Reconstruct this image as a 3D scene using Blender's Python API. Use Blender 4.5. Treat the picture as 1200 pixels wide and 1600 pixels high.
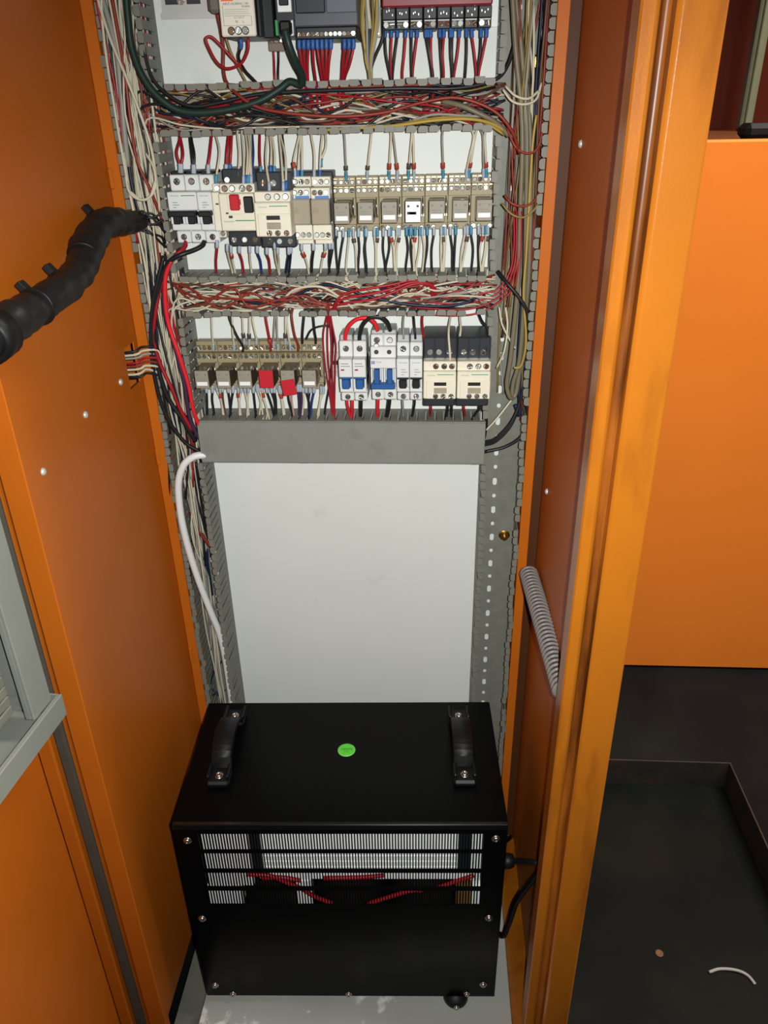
import bpy, math, random
from mathutils import Vector, Matrix
for o in list(bpy.data.objects): bpy.data.objects.remove(o)
scene = bpy.context.scene
C = scene.collection

# ------------------------------------------------------------------ camera
FPX, PITCH, YAW, ROLL, CZ = 1211.7, .4835, -.0677, .0206, 1.32
fw = Vector((math.sin(YAW)*math.cos(PITCH), math.cos(YAW)*math.cos(PITCH), -math.sin(PITCH)))
rt = Vector((math.cos(YAW), -math.sin(YAW), 0)); dn = fw.cross(rt)
cR, sR = math.cos(ROLL), math.sin(ROLL)
rt2 = rt*cR + dn*sR; dn2 = dn*cR - rt*sR
cam = bpy.data.cameras.new('camera'); cam_o = bpy.data.objects.new('camera', cam); C.objects.link(cam_o)
m = Matrix((rt2, -dn2, -fw)).transposed().to_4x4(); m.translation = (0, 0, CZ)
cam_o.matrix_world = m
cam.sensor_fit = 'VERTICAL'; cam.sensor_height = 36; cam.lens = FPX*36/1600; cam.clip_start = .02
scene.camera = cam_o

# ------------------------------------------------------------------ world, lamps, exposure
w = bpy.data.worlds.new('world'); scene.world = w; w.use_nodes = True
w.node_tree.nodes['Background'].inputs[0].default_value = (.95, .98, 1, 1)
w.node_tree.nodes['Background'].inputs[1].default_value = .055
def lamp(name, typ, loc, power, **k):
    l = bpy.data.lights.new(name, typ); l.energy = power
    for a, v in k.items(): setattr(l, a, v)
    o = bpy.data.objects.new(name, l); C.objects.link(o); o.location = loc; return o
fl = lamp('phone_flash', 'SPOT', (.030, -.004, CZ+.012), 52, shadow_soft_size=.006, color=(.965, 1, .96), spot_size=math.radians(106), spot_blend=1)
fl.rotation_euler = cam_o.matrix_world.to_euler()
hall = lamp('hall_ceiling_light', 'AREA', (1.4, .78, 2.9), 112, shape='RECTANGLE', size=1.4, size_y=.5, color=(1, .95, .86))
vs = scene.view_settings; vs.view_transform = 'Standard'; vs.look = 'None'; vs.gamma = 1; vs.exposure = 0
vs.use_curve_mapping = False

# ------------------------------------------------------------------ helpers
PY = 1.04                                   # depth of the mounting plate
def ray(x, y): return rt2*((x-600)/FPX) + dn2*((y-800)/FPX) + fw
def atY(x, y, Y): r = ray(x, y); r = r*(Y/r.y); return Vector((r.x, r.y, r.z+CZ))
def at(x, y, d): return atY(x, y, PY-d/1000)          # d: millimetres in front of the plate
def atZ(x, y, z): r = ray(x, y); r = r*((z-CZ)/r.z); return Vector((r.x, r.y, r.z+CZ))
def atX(x, y, X): r = ray(x, y); r = r*(X/r.x); return Vector((r.x, r.y, r.z+CZ))
def Zp(y, d, x=500): return at(x, y, d).z
def Xp(x, d, y): return at(x, y, d).x

def srgb(h):
    c = [int(h[i:i+2], 16)/255 for i in (0, 2, 4)]
    return tuple((v/12.92 if v <= .04045 else ((v+.055)/1.055)**2.4) for v in c)+(1,)
MATS = {}
def mat(name, col, rough=.5, metal=0, var=.0, vscale=40, bump=0, bscale=200, spec=.28, alpha=1, trans=0, stain=None):
    if name in MATS: return MATS[name]
    mt = bpy.data.materials.new(name); mt.use_nodes = True; nt = mt.node_tree; b = nt.nodes['Principled BSDF']
    c = srgb(col) if isinstance(col, str) else col
    b.inputs['Base Color'].default_value = c; b.inputs['Roughness'].default_value = rough; b.inputs['Metallic'].default_value = metal
    b.inputs['Specular IOR Level'].default_value = spec
    b.inputs['Alpha'].default_value = alpha; b.inputs['Transmission Weight'].default_value = trans
    L = nt.links; tc = None
    if var or bump or stain: tc = nt.nodes.new('ShaderNodeTexCoord')
    last = None
    if var:
        n = nt.nodes.new('ShaderNodeTexNoise'); n.inputs['Scale'].default_value = vscale; n.inputs['Detail'].default_value = 5
        L.new(tc.outputs['Object'], n.inputs['Vector'])
        r = nt.nodes.new('ShaderNodeMapRange'); r.inputs['From Min'].default_value = .25; r.inputs['From Max'].default_value = .75
        r.inputs['To Min'].default_value = 1-var; r.inputs['To Max'].default_value = 1+var
        L.new(n.outputs['Fac'], r.inputs['Value'])
        mx = nt.nodes.new('ShaderNodeVectorMath'); mx.operation = 'SCALE'; mx.inputs[0].default_value = c[:3]
        L.new(r.outputs['Result'], mx.inputs['Scale']); L.new(mx.outputs[0], b.inputs['Base Color']); last = mx.outputs[0]
    if stain:                                # (colour, scale, low, high, strength, stretch)
        sc, ss, lo, hi, st, sx = stain
        mp = nt.nodes.new('ShaderNodeMapping'); mp.inputs['Scale'].default_value = sx; L.new(tc.outputs['Object'], mp.inputs['Vector'])
        n = nt.nodes.new('ShaderNodeTexNoise'); n.inputs['Scale'].default_value = ss; n.inputs['Detail'].default_value = 6; L.new(mp.outputs[0], n.inputs['Vector'])
        r = nt.nodes.new('ShaderNodeMapRange'); r.inputs['From Min'].default_value = lo; r.inputs['From Max'].default_value = hi; r.inputs['To Max'].default_value = st
        L.new(n.outputs['Fac'], r.inputs['Value'])
        mx = nt.nodes.new('ShaderNodeMix'); mx.data_type = 'RGBA'; mx.inputs[6].default_value = c; mx.inputs[7].default_value = srgb(sc)
        if last: L.new(last, mx.inputs[6])
        L.new(r.outputs['Result'], mx.inputs[0]); L.new(mx.outputs[2], b.inputs['Base Color'])
    if bump:
        n = nt.nodes.new('ShaderNodeTexNoise'); n.inputs['Scale'].default_value = bscale; n.inputs['Detail'].default_value = 3
        L.new(tc.outputs['Object'], n.inputs['Vector'])
        bp = nt.nodes.new('ShaderNodeBump'); bp.inputs['Strength'].default_value = bump; bp.inputs['Distance'].default_value = .001
        L.new(n.outputs['Fac'], bp.inputs['Height']); L.new(bp.outputs[0], b.inputs['Normal'])
    MATS[name] = mt; return mt
ORANGE = mat('orange_paint', (.45, .108, .008, 1), .42, spec=.16, var=.05, vscale=9, bump=.06, bscale=420)
ORANGE_D = mat('orange_paint_grimy', (.39, .118, .008, 1), .26, spec=.5, var=.06, vscale=14, bump=.10, bscale=380, stain=('6A3210', 24, .52, .76, .8, (1, 1, .22)))
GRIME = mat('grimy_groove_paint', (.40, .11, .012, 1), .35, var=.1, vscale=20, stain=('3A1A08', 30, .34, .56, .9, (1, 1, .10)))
ORANGE_M = mat('machine_orange_paint', (.76, .20, .022, 1), .45, var=.03, vscale=5, bump=.04, bscale=300)
PLATE = mat('white_plate_enamel', 'D6D8D4', .6, spec=.2, var=.02, vscale=6, stain=('A8A8A4', 14, .66, .80, .5, (1, 1, 1)))
GREY = mat('duct_pvc_grey', '74736A', .5, var=.12, vscale=60, bump=.04)
GREYC = mat('duct_cover_grey', '7E8079', .42, var=.05, vscale=18, stain=('62635C', 22, .60, .78, .6, (1, 1, 1)))
STEELF = mat('cabinet_floor_grey', 'A9ABA6', .5, var=.06, vscale=12, stain=('E8E8E4', 17, .60, .64, .8, (1, 1, 1)))
BLACK = mat('black_powder_coat', '060607', .30, var=.08, vscale=30, bump=.02, bscale=700, spec=.11)
BLACKP = mat('black_plastic', '1D1E21', .45, var=.08, vscale=80)
SLATE = mat('slate_plastic', '4A4E55', .4, var=.06, vscale=60)
SLATED = mat('dark_slate_plastic', '2A2C31', .42, var=.06, vscale=60)
RUBBER = mat('black_rubber', '0F0F10', .5, bump=.1, bscale=300, spec=.3)
TAPE = mat('black_tape', '171716', .5, var=.3, vscale=45, bump=.8, bscale=70, spec=.4)
GASKET = mat('grey_foam_gasket', '4A443C', .8, var=.1, vscale=50)
CHROME = mat('bright_screw_metal', 'C2C0BA', .28, metal=1)
ZINC = mat('zinc_steel', 'C8C8C4', .4, metal=.35, var=.05)
BRASS = mat('brass_bolt', 'B08A4A', .35, metal=1)
GLINT = mat('plated_terminal', 'D9C59A', .28, metal=.9)
LGREY = mat('breaker_light_grey', 'CFD0CE', .4, var=.02, vscale=60)
MGREY = mat('breaker_mid_grey', 'A9ACAA', .45)
WHITEP = mat('white_plastic', 'E2E3E2', .4)
CREAM = mat('cream_plastic', 'D6D0BE', .42, var=.03, vscale=50)
TAN = mat('tan_phenolic', '94876A', .45, var=.07, vscale=70)
SMOKE = mat('smoky_relay_case', '54463A', .2, var=.12, vscale=60)
RELFACE = mat('relay_face_label', '8E887A', .5, var=.06, vscale=80)
MODULE = mat('smoky_module_cover', '9B917F', .22, var=.06, vscale=60)
REDP = mat('red_plastic', 'B0202A', .4)
REDTAG = mat('red_tape_tag', 'B31F2C', .5, var=.05)
BLUEP = mat('blue_toggle_plastic', '2A5590', .4)
BLUEL = mat('blue_label_print', '4F78B8', .5)
GREENP = mat('green_print', '3E8E58', .5)
GREENC = mat('green_connector', '3A9058', .4)
INK = mat('dark_print', '3A3A3A', .6)
INKG = mat('grey_print', '77787A', .6)
INKO = mat('orange_print', 'E2764A', .6)
LABEL = mat('label_card', 'D9D3C6', .55, var=.02)
MAROON = mat('maroon_cover', '7E2430', .35, var=.1, vscale=30)
CLEAR = mat('smoky_clear_plastic', '8A7C72', .25, alpha=.75)
STICKER = mat('green_sticker', '5FD23E', .45)
FLOORM = mat('dark_stained_concrete', '131315', .5, var=.25, vscale=5, bump=.25, bscale=60, spec=.06, stain=('20221E', 3, .5, .75, .7, (1, 1, 1)))
PITM = mat('oily_pit_concrete', '101311', .5, var=.25, vscale=6, bump=.35, bscale=50, spec=.06, stain=('1C1A14', 5, .52, .72, .7, (1, 1, 1)))
WALLM = mat('grey_painted_wall', '8A8A86', .8, var=.05)
WINDARK = mat('dark_tinted_window', '451608', .3)
SILL = mat('machine_sill_brown', '6B3A1E', .5)
POSTG = mat('grey_green_post', '6C6E58', .3, var=.05)
FERB = mat('blue_ferrule', '2F5C9E', .4); FERG = mat('grey_ferrule', '9AA3AE', .4); FERT = mat('teal_ferrule', '3E7F9C', .4)
MARK = mat('red_brown_marker', '9A3A2C', .5); MARKD = mat('dark_marker', '4A4640', .5)
CONDUIT = mat('grey_conduit_ridge', '746E6A', .4); CONDUITB = mat('grey_conduit_groove', '3A3634', .6)
HOSE = mat('olive_grey_hose', '6E6552', .4, var=.08)
WHITEC = mat('white_cable_jacket', 'DADAD8', .42)
BROWNP = mat('brown_bakelite', '7A5A2C', .5)
COREW = mat('transformer_core_white', 'F6F6F4', .5)
WIRE = {k: mat('wire_'+k, c, .4) for k, c in dict(cream='BEB6A0', red='961A24', redb='7E2E22', brightred='D0242E', black='1E1E20', navy='182238',
    blue='22356A', olive='7C6A38', brown='5C3A2C', green='24463A', grey='8B8880', pink='B98A84', orange='B4472C', purple='3A2A44', yellow='A48A3E').items()}

def link(me, name, parent=None, material=None, org=None):
    o = bpy.data.objects.new(name, me); C.objects.link(o)
    if material and not me.materials: me.materials.append(material)
    if org is not None and not parent: o.location = org
    if parent: o.parent = parent
    return o
def tag(o, label, cat, group=None):
    o['label'] = label; o['category'] = cat
    if group: o['group'] = group
    return o
def thing(name, label, cat, loc, group=None):
    o = bpy.data.objects.new(name, None); C.objects.link(o); o.location = loc; o.empty_display_size = .02
    return tag(o, label, cat, group)
class B:
    """collects shapes in world metres, builds one mesh object"""
    def __init__(s): s.v = []; s.f = []; s.sm = []
    def add(s, vs, fs, smooth=False):
        n = len(s.v); s.v += [tuple(v) for v in vs]; s.f += [tuple(i+n for i in f) for f in fs]; s.sm += [smooth]*len(fs); return s
    def box(s, x0, x1, y0, y1, z0, z1, b=0, M=None):
        if x1 < x0: x0, x1 = x1, x0
        if y1 < y0: y0, y1 = y1, y0
        if z1 < z0: z0, z1 = z1, z0
        b = min(b, (x1-x0)*.45, (y1-y0)*.45, (z1-z0)*.45)
        if b <= 0:
            vs = [(x, y, z) for x in (x0, x1) for y in (y0, y1) for z in (z0, z1)]
            fs = [(0, 1, 3, 2), (4, 6, 7, 5), (0, 4, 5, 1), (2, 3, 7, 6), (0, 2, 6, 4), (1, 5, 7, 3)]
        else:
            vs = []; idx = {}
            X = (x0, x1); Y = (y0, y1); Z = (z0, z1); sg = (1, -1)
            for i in (0, 1):
                for j in (0, 1):
                    for k in (0, 1):
                        for a in range(3):
                            p = [X[i]+sg[i]*b, Y[j]+sg[j]*b, Z[k]+sg[k]*b]; p[a] = (X[i], Y[j], Z[k])[a]
                            idx[i, j, k, a] = len(vs); vs.append(tuple(p))
            fs = []
            for i in (0, 1):
                q = [idx[i, 0, 0, 0], idx[i, 1, 0, 0], idx[i, 1, 1, 0], idx[i, 0, 1, 0]]; fs.append(q if i else q[::-1])
                q = [idx[0, i, 0, 1], idx[0, i, 1, 1], idx[1, i, 1, 1], idx[1, i, 0, 1]]; fs.append(q if i else q[::-1])
                q = [idx[0, 0, i, 2], idx[1, 0, i, 2], idx[1, 1, i, 2], idx[0, 1, i, 2]]; fs.append(q if i else q[::-1])
            for i in (0, 1):
                for j in (0, 1):
                    q = [idx[i, j, 0, 0], idx[i, j, 0, 1], idx[i, j, 1, 1], idx[i, j, 1, 0]]; fs.append(q if (i != j) == False else q[::-1])
                    q = [idx[i, 0, j, 2], idx[i, 0, j, 0], idx[i, 1, j, 0], idx[i, 1, j, 2]]; fs.append(q if i == j else q[::-1])
                    q = [idx[0, i, j, 1], idx[0, i, j, 2], idx[1, i, j, 2], idx[1, i, j, 1]]; fs.append(q if i == j else q[::-1])
            for i in (0, 1):
                for j in (0, 1):
                    for k in (0, 1):
                        q = [idx[i, j, k, 0], idx[i, j, k, 1], idx[i, j, k, 2]]; fs.append(q if (i+j+k) % 2 else q[::-1])
        if M is not None: vs = [M @ Vector(v) for v in vs]
        return s.add(vs, fs)
    def mm(s, R, d0, d1, b=.0006):           # R = (X0,X1,Z0,Z1), d0..d1 mm in front of the plate
        return s.box(R[0], R[1], PY-d1/1000, PY-d0/1000, R[2], R[3], b)
    def cyl(s, c, ax, r, h, n=14, r2=None):  # c start centre, ax unit axis
        c = Vector(c); ax = Vector(ax).normalized(); r2 = r if r2 is None else r2
        u = ax.orthogonal().normalized(); v = ax.cross(u)
        vs = [c+(u*math.cos(2*math.pi*i/n)+v*math.sin(2*math.pi*i/n))*r for i in range(n)]
        vs += [c+ax*h+(u*math.cos(2*math.pi*i/n)+v*math.sin(2*math.pi*i/n))*r2 for i in range(n)]
        s.add(vs, [(i, (i+1) % n, n+(i+1) % n, n+i) for i in range(n)], True)
        s.add(vs[:n][::-1], [tuple(range(n))]); s.add(vs[n:], [tuple(range(n))]); return s
    def lathe(s, c, ax, prof, n=16):         # prof [(r,h)...]
        c = Vector(c); ax = Vector(ax).normalized(); u = ax.orthogonal().normalized(); v = ax.cross(u); vs = []; k = len(prof)
        for r, h in prof:
            vs += [c+ax*h+(u*math.cos(2*math.pi*i/n)+v*math.sin(2*math.pi*i/n))*r for i in range(n)]
        fs = [(j*n+i, j*n+(i+1) % n, (j+1)*n+(i+1) % n, (j+1)*n+i) for j in range(k-1) for i in range(n)]
        fs += [tuple(range(n))[::-1], tuple((k-1)*n+i for i in range(n))]
        return s.add(vs, fs, True)
    def prism(s, poly, axis, a0, a1):        # extrude a 2-D outline along 'x','y' or 'z'
        n = len(poly)
        P = {'z': lambda p, a: (p[0], p[1], a), 'x': lambda p, a: (a, p[0], p[1]), 'y': lambda p, a: (p[0], a, p[1])}[axis]
        vs = [P(p, a0) for p in poly]+[P(p, a1) for p in poly]
        fs = [(i, (i+1) % n, n+(i+1) % n, n+i) for i in range(n)]+[tuple(range(n))[::-1], tuple(range(n, 2*n))]
        return s.add(vs, fs)
    def tube(s, pts, r, n=7, res=6, rad=None):
        P = spline(pts, res); N = len(P); T = []
        for i in range(N):
            t = (P[min(i+1, N-1)]-P[max(i-1, 0)]); T.append(t.normalized() if t.length > 1e-9 else Vector((0, 0, 1)))
        u = T[0].orthogonal().normalized(); vs = []
        for i in range(N):
            u = (u-T[i]*u.dot(T[i])); u = u.normalized() if u.length > 1e-6 else T[i].orthogonal().normalized(); v = T[i].cross(u)
            rr = rad(i/(N-1)) if rad else r
            vs += [P[i]+(u*math.cos(2*math.pi*k/n)+v*math.sin(2*math.pi*k/n))*rr for k in range(n)]
        fs = [(i*n+k, i*n+(k+1) % n, (i+1)*n+(k+1) % n, (i+1)*n+k) for i in range(N-1) for k in range(n)]
        fs += [tuple(range(n))[::-1], tuple((N-1)*n+k for k in range(n))]
        return s.add(vs, fs, True)
    def mesh(s, name, org=(0, 0, 0)):
        org = Vector(org); me = bpy.data.meshes.new(name); me.from_pydata([Vector(v)-org for v in s.v], [], s.f)
        me.polygons.foreach_set('use_smooth', s.sm); me.update()
        return me
    def build(s, name, material, parent=None, org=None, fix=False):
        o0 = org
        if parent is not None and org is None:
            o0 = Vector((0, 0, 0)); p = parent
            while p: o0 = o0+p.location; p = p.parent
        elif org is None:
            c = [sum(v[i] for v in s.v)/len(s.v) for i in (0, 1)]; o0 = Vector((c[0], c[1], min(v[2] for v in s.v)))
        me = s.mesh(name, o0)
        if fix:
            import bmesh
            bm = bmesh.new(); bm.from_mesh(me); bmesh.ops.recalc_face_normals(bm, faces=bm.faces); bm.to_mesh(me); bm.free()
        o = link(me, name, parent, material)
        if parent is None: o.location = o0
        return o
def spline(pts, res=6):
    P = [Vector(p) for p in pts]
    if len(P) < 3: return [P[0].lerp(P[-1], i/res) for i in range(res+1)]
    Q = [P[0]*2-P[1]]+P+[P[-1]*2-P[-2]]; out = []
    for i in range(1, len(Q)-2):
        a, b, c, d = Q[i-1:i+3]
        for k in range(res):
            t = k/res
            out.append(.5*((2*b)+(c-a)*t+(2*a-5*b+4*c-d)*t*t+(3*b-a-3*c+d)*t**3))
    out.append(P[-1]); return out
def rect(x0, y0, x1, y1, d, X=None):
    xm, ym = (x0+x1)/2, (y0+y1)/2
    return ((X[0] if X else Xp(x0, d, ym)), (X[1] if X else Xp(x1, d, ym)), Zp(y1, d, xm), Zp(y0, d, xm))
def text(body, size, loc, parent, material, rot=(math.pi/2, 0, 0), name='lettering', sx=1):
    cu = bpy.data.curves.new('t', 'FONT'); cu.body = body; cu.size = size; cu.align_x = 'CENTER'; cu.align_y = 'CENTER'; cu.resolution_u = 2
    t = bpy.data.objects.new('t', cu); C.objects.link(t)
    me = bpy.data.meshes.new_from_object(t); bpy.data.objects.remove(t); me.name = name
    o = link(me, name, parent, material)
    off = Vector((0, 0, 0)); p = parent
    while p: off = off+p.location; p = p.parent
    o.location = Vector(loc)-off; o.rotation_euler = rot; o.scale = (sx, 1, 1); return o

# shared screw heads, axis -Y (towards the viewer)
def screw_mesh(r, cross=False, n=12):
    b = B(); b.cyl((0, .001, 0), (0, -1, 0), r, .0016, n)
    sl = r*.22
    for sgn in (1, -1):
        if cross:
            for s2 in (1, -1):
                a0 = math.asin(sl/r); pts = [(sgn*sl, s2*sl)]+[(sgn*math.cos(a)*r*.96, s2*math.sin(a)*r*.96) for a in [a0+(math.pi/2-2*a0)*i/4 for i in range(5)]]
                b.prism(pts, 'y', -.0006, -.0012)
        else:
            a0 = math.asin(sl/r); pts = [(math.cos(a)*r*.96, sgn*math.sin(a)*r*.96) for a in [a0+(math.pi-2*a0)*i/7 for i in range(8)]]
            b.prism(pts, 'y', -.0006, -.0012)
    me = b.mesh('screw'); 
    import bmesh
    bm = bmesh.new(); bm.from_mesh(me); bmesh.ops.recalc_face_normals(bm, faces=bm.faces); bm.to_mesh(me); bm.free()
    me.materials.append(CHROME); return me
SCREW = {}
def screw(parent, x, z, d, r=.0022, cross=False, ang=None, name='screw'):
    key = (round(r, 4), cross)
    if key not in SCREW: SCREW[key] = screw_mesh(r, cross)
    o = link(SCREW[key], name, parent)
    off = Vector((0, 0, 0)); p = parent
    while p: off = off+p.location; p = p.parent
    o.location = Vector((x, PY-d/1000, z))-off
    o.rotation_euler = (rnd.gauss(0, .13), rnd.uniform(-1.5, 1.5) if ang is None else ang, rnd.gauss(0, .13)); return o
rnd = random.Random(7)
def well(b, x, z, d, r):                     # dark recess ring round a terminal screw
    b.cyl((x, PY-d/1000+.0012, z), (0, -1, 0), r, .0016, 14)

# ------------------------------------------------------------------ room
def slab(name, b, material, kind='structure'):
    o = b.build(name, material); o['kind'] = kind; return o
b = B(); PX0, PX1, PY0, PY1, PZ = .21, .679, .1, 1.322, -.075
for (x0, x1, y0, y1) in ((-2.5, PX0, -1.5, 3.6), (PX1, 3, -1.5, 3.6), (PX0, PX1, -1.5, PY0), (PX0, PX1, PY1, 3.6)): b.box(x0, x1, y0, y1, -.16, 0)
floor = slab('floor', b, FLOORM)
b = B(); b.box(PX0-.01, PX1+.01, PY0-.01, PY1+.01, -.16, PZ)
o = b.build('pit_bottom', PITM, floor)
b = B(); b.box(PX0, PX1, PY1-.004, PY1, PZ, -.0005, .0006); b.box(PX1-.004, PX1, PY0, PY1-.004, PZ, -.0005, .0006); b.build('lit_pit_faces', mat('lit_pit_wall_tone', '2C2A26', .5, var=.3, vscale=25, stain=('3A2A20', 12, .5, .7, .7, (1, 1, 1))), floor)  # added faces on the concrete pit walls, flash light painted as lighter tone
b = B(); b.box(-2.5, 3, 3.6, 3.7, -.16, 3.4); slab('wall_back', b, WALLM)
b = B(); b.box(3, 3.1, -1.5, 3.7, -.16, 3.4); slab('wall_right', b, WALLM)
# scraps on the pit floor
b = B(); b.tube([atZ(1108, 1519, PZ+.003), atZ(1125, 1514, PZ+.003), atZ(1150, 1516, PZ+.004), atZ(1168, 1524, PZ+.003), atZ(1180, 1538, PZ+.003)], .0028)
tag(b.build('cable_offcut', mat('dull_white_jacket', '8E8E88', .6)), 'short curved white cable offcut lying on dark floor', 'cable offcut')  # white jacket toned down to an even dull grey
p = atZ(1030, 1490, PZ); b = B()
b.lathe(p, (0, 0, 1), [(.007, .0005), (.0075, .0015), (.004, .0018), (.0038, .0004)], 16)
tag(b.build('rusty_washer', mat('rust', '6A4A30', .7)), 'small rusty washer lying on dark floor', 'washer')

# ------------------------------------------------------------------ machine behind, right
MY = 1.6475
mc = thing('machine_enclosure', 'large orange machine enclosure with dark window in right background', 'machine', (.9, MY+.3, 0))
b = B(); b.box(.2, 1.9, MY, MY+.03, .004, 1.25, .004); b.box(.2, 1.9, MY+.03, MY+.9, .004, .05); b.build('front_panel', ORANGE_M, mc)
b = B(); b.box(.2, 1.9, MY+.03, MY+.62, 1.215, 1.246, .002); b.build('window_sill', SILL, mc)
b = B(); b.box(.2, 1.9, MY+.62, MY+.63, 1.246, 2.1); b.build('window_pane', WINDARK, mc)
b = B(); b.box(.2, 1.9, MY+.03, MY+.64, 2.1, 2.2, .004); b.build('upper_panel', ORANGE_M, mc)
q0 = atY(1151, 188, MY+.56); q1 = atY(1170, 188, MY+.56)
b = B(); b.box(q0.x, q1.x, MY+.53, MY+.56, 1.246, 2.1, .004); b.box(q0.x+.008, q1.x-.008, MY+.522, MY+.53, 1.246, 2.1, .002); b.build('guide_post', POSTG, mc)
q0 = atY(1159, 200, MY+.1); b = B(); b.box(q0.x, q0.x+.32, MY+.07, MY+.13, 1.2465, 1.275, .009); b.build('black_handle', RUBBER, mc)

# ------------------------------------------------------------------ cabinet
XL, XR, YF, YR, XO = -.390, .1432, .655, .990, .2035
XW = .157                                   # right inner wall, set back behind the post lip
ZT = 2.02; ZB = .10
cab = thing('electrical_cabinet', 'open orange steel electrical cabinet with white mounting plate', 'cabinet', (-.12, .85, 0))
b = B()
b.box(XW, XW+.002, YF+.03, 1.10, ZB, ZT)
b.box(XO-.0015, XO, YF+.02, 1.10, .001, ZT)
sr = b.build('side_panel', ORANGE, cab, fix=True)
b = B()
# left wall has a cable hole: four pieces round it
HY0, HY1, HZ0, HZ1 = .944, .980, .998, 1.052
for (y0, y1, z0, z1) in ((YF+.012, HY0, ZB, ZT), (HY1, 1.10, ZB, ZT), (HY0, HY1, ZB, HZ0), (HY0, HY1, HZ1, ZT)): b.box(XL-.002, XL, y0, y1, z0, z1)
sl_ = b.build('side_panel', ORANGE, cab)
b = B(); b.box(-.462, -.460, YF+.006, 1.10, .001, ZT); b.build('outer_side_panel', ORANGE, cab)
b = B(); b.box(-.462, XO, 1.10, 1.103, .001, ZT); b.build('rear_panel', ORANGE, cab)
b = B(); b.box(-.462, XO, YF, 1.10, ZT, ZT+.003); b.build('roof', ORANGE, cab)
# rear rails, the orange strips beside the plate
for x0, x1 in ((XL+.0005, -.3755), (.1293, XR-.0005)):
    b = B(); b.box(x0, x1, YR, YR+.002, ZB, ZT, .0005); xr = x0 if x0 > 0 else x1-.002; b.box(xr, xr+.002, YR+.002, 1.055, ZB, ZT); b.build('rear_rail', ORANGE, cab)
b = B(); b.box(XR-.003, XW-.0003, YR+.004, YR+.012, ZB+.03, ZT-.01, .001); b.build('rear_gap_shade', mat('gap_shade_brown', '47260F', .6), cab)  # added dark strip: shade of the gap beside the rail, put into colour
# fixing tabs on the left rail
for (x, y0, y1) in ((168, 262, 296), (238, 700, 726), (296, 1011, 1034)):
    p0, p1 = atY(x, y0, YR), atY(x, y1, YR)
    b = B(); b.box(XL+.0006, XL+.0062, YR-.0035, YR, p1.z, p0.z, .0015); b.build('rail_tab', ORANGE, cab)
# right front post: lip, groove, face
def rounded(pts): return pts
prof = [(XW, YF+.03), (XR+.0015, YF+.03), (XR, YF+.0285), (XR, YF+.002), (XR+.0015, YF), (XR+.0105, YF), (XR+.0125, YF+.0008), (XR+.0142, YF+.003), (XR+.0155, YF+.0085), (XR+.0172, YF+.0105), (XR+.0215, YF+.0105),
        (XR+.0235, YF+.0085), (XR+.0250, YF+.0012), (XR+.0268, YF-.0012), (XR+.0292, YF-.002), (XO-.0025, YF-.002), (XO-.0007, YF-.0013), (XO, YF+.0005), (XO, YF+.02)]
def strip_prof(b, prof, z0, z1):
    run = []
    def flush():
        if len(run) > 1:
            n = len(run); b.add([(x, y, z) for z in (z0, z1) for x, y in run], [(i, i+1, n+i+1, n+i) for i in range(n-1)], True)
        run.clear()
    for p, q in zip(prof, prof[1:]):
        if math.hypot(q[0]-p[0], q[1]-p[1]) > .0045:
            flush(); b.add([(p[0], p[1], z0), (q[0], q[1], z0), (q[0], q[1], z1), (p[0], p[1], z1)], [(0, 1, 2, 3)])
        else:
            if not run: run.append(p)
            run.append(q)
    flush()
gi = next(i for i, p in enumerate(prof) if abs(p[0]-(XR+.0142)) < 1e-6); gj = next(i for i, p in enumerate(prof) if abs(p[0]-(XR+.0250)) < 1e-6)
b = B(); strip_prof(b, prof[:gi+1], .001, ZT); strip_prof(b, prof[gj:], .001, ZT); fpost = b.build('front_post', ORANGE_D, cab)
b = B(); strip_prof(b, prof[gi:gj+1], .001, ZT); b.build('groove', GRIME, fpost)
# left front post: flange facing out, then rain gutter with gasket
prof = [(XL, YF+.012), (XL, YF+.001), (XL-.001, YF), (XL-.024, YF), (XL-.0258, YF+.0012), (XL-.0268, YF+.004), (XL-.0285, YF+.0085), (XL-.034, YF+.010), (XL-.050, YF+.010), (XL-.0515, YF+.0085), (XL-.0525, YF+.002), (XL-.0545, YF), (XL-.070, YF), (XL-.0715, YF+.0015), (XL-.0715, YF+.006)][::-1]
b = B(); strip_prof(b, prof, .001, ZT); b.build('front_post', ORANGE, cab)
b = B(); b.box(XL-.0490, XL-.0345, YF+.002, YF+.0098, .08, ZT-.02, .003); b.build('gasket', GASKET, cab)
# sills at the bottom, floor plate
b = B(); b.box(-.3405, .130, .60, 1.09, ZB-.003, ZB, .001); b.box(-.3405, .130, .60, .602, .02, ZB-.003)
b.build('floor_plate', STEELF, cab)
b = B()
vs_ = [(.1305, .62, ZB-.002), (XW, .66, ZB+.035), (XW, .985, ZB+.035), (.1305, .985, ZB-.002), (.1305, .62, .02), (.1305, .985, .02)]
b.add(vs_, [(0, 1, 2, 3), (4, 0, 3, 5)]); b.build('bottom_rail', ORANGE_D, cab)
b = B(); b.box(-.3895, -.3415, .66, 1.09, .05, .06); b.build('bottom_rail', GREY, cab)
# mounting plate with bolts
b = B(); b.box(-.3745, .1285, PY, PY+.003, .16, 1.98, .001); plate = b.build('mounting_plate', PLATE, cab)
for (px, py) in ((788, 837), (302, 843), (840, 98)):
    c = at(px, py, 3.5); bb = B(); bb.lathe(c+Vector((0, .0035, 0)), (0, -1, 0), [(.0085, 0), (.0085, .002), (.0062, .0022)], 18)
    bb.cyl(c+Vector((0, .001, 0)), (0, -1, 0), .006, .006, 6); bb.cyl(c-Vector((0, .005, 0)), (0, -1, 0), .003, .006, 10); bb.build('bolt', BRASS, plate)
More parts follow.
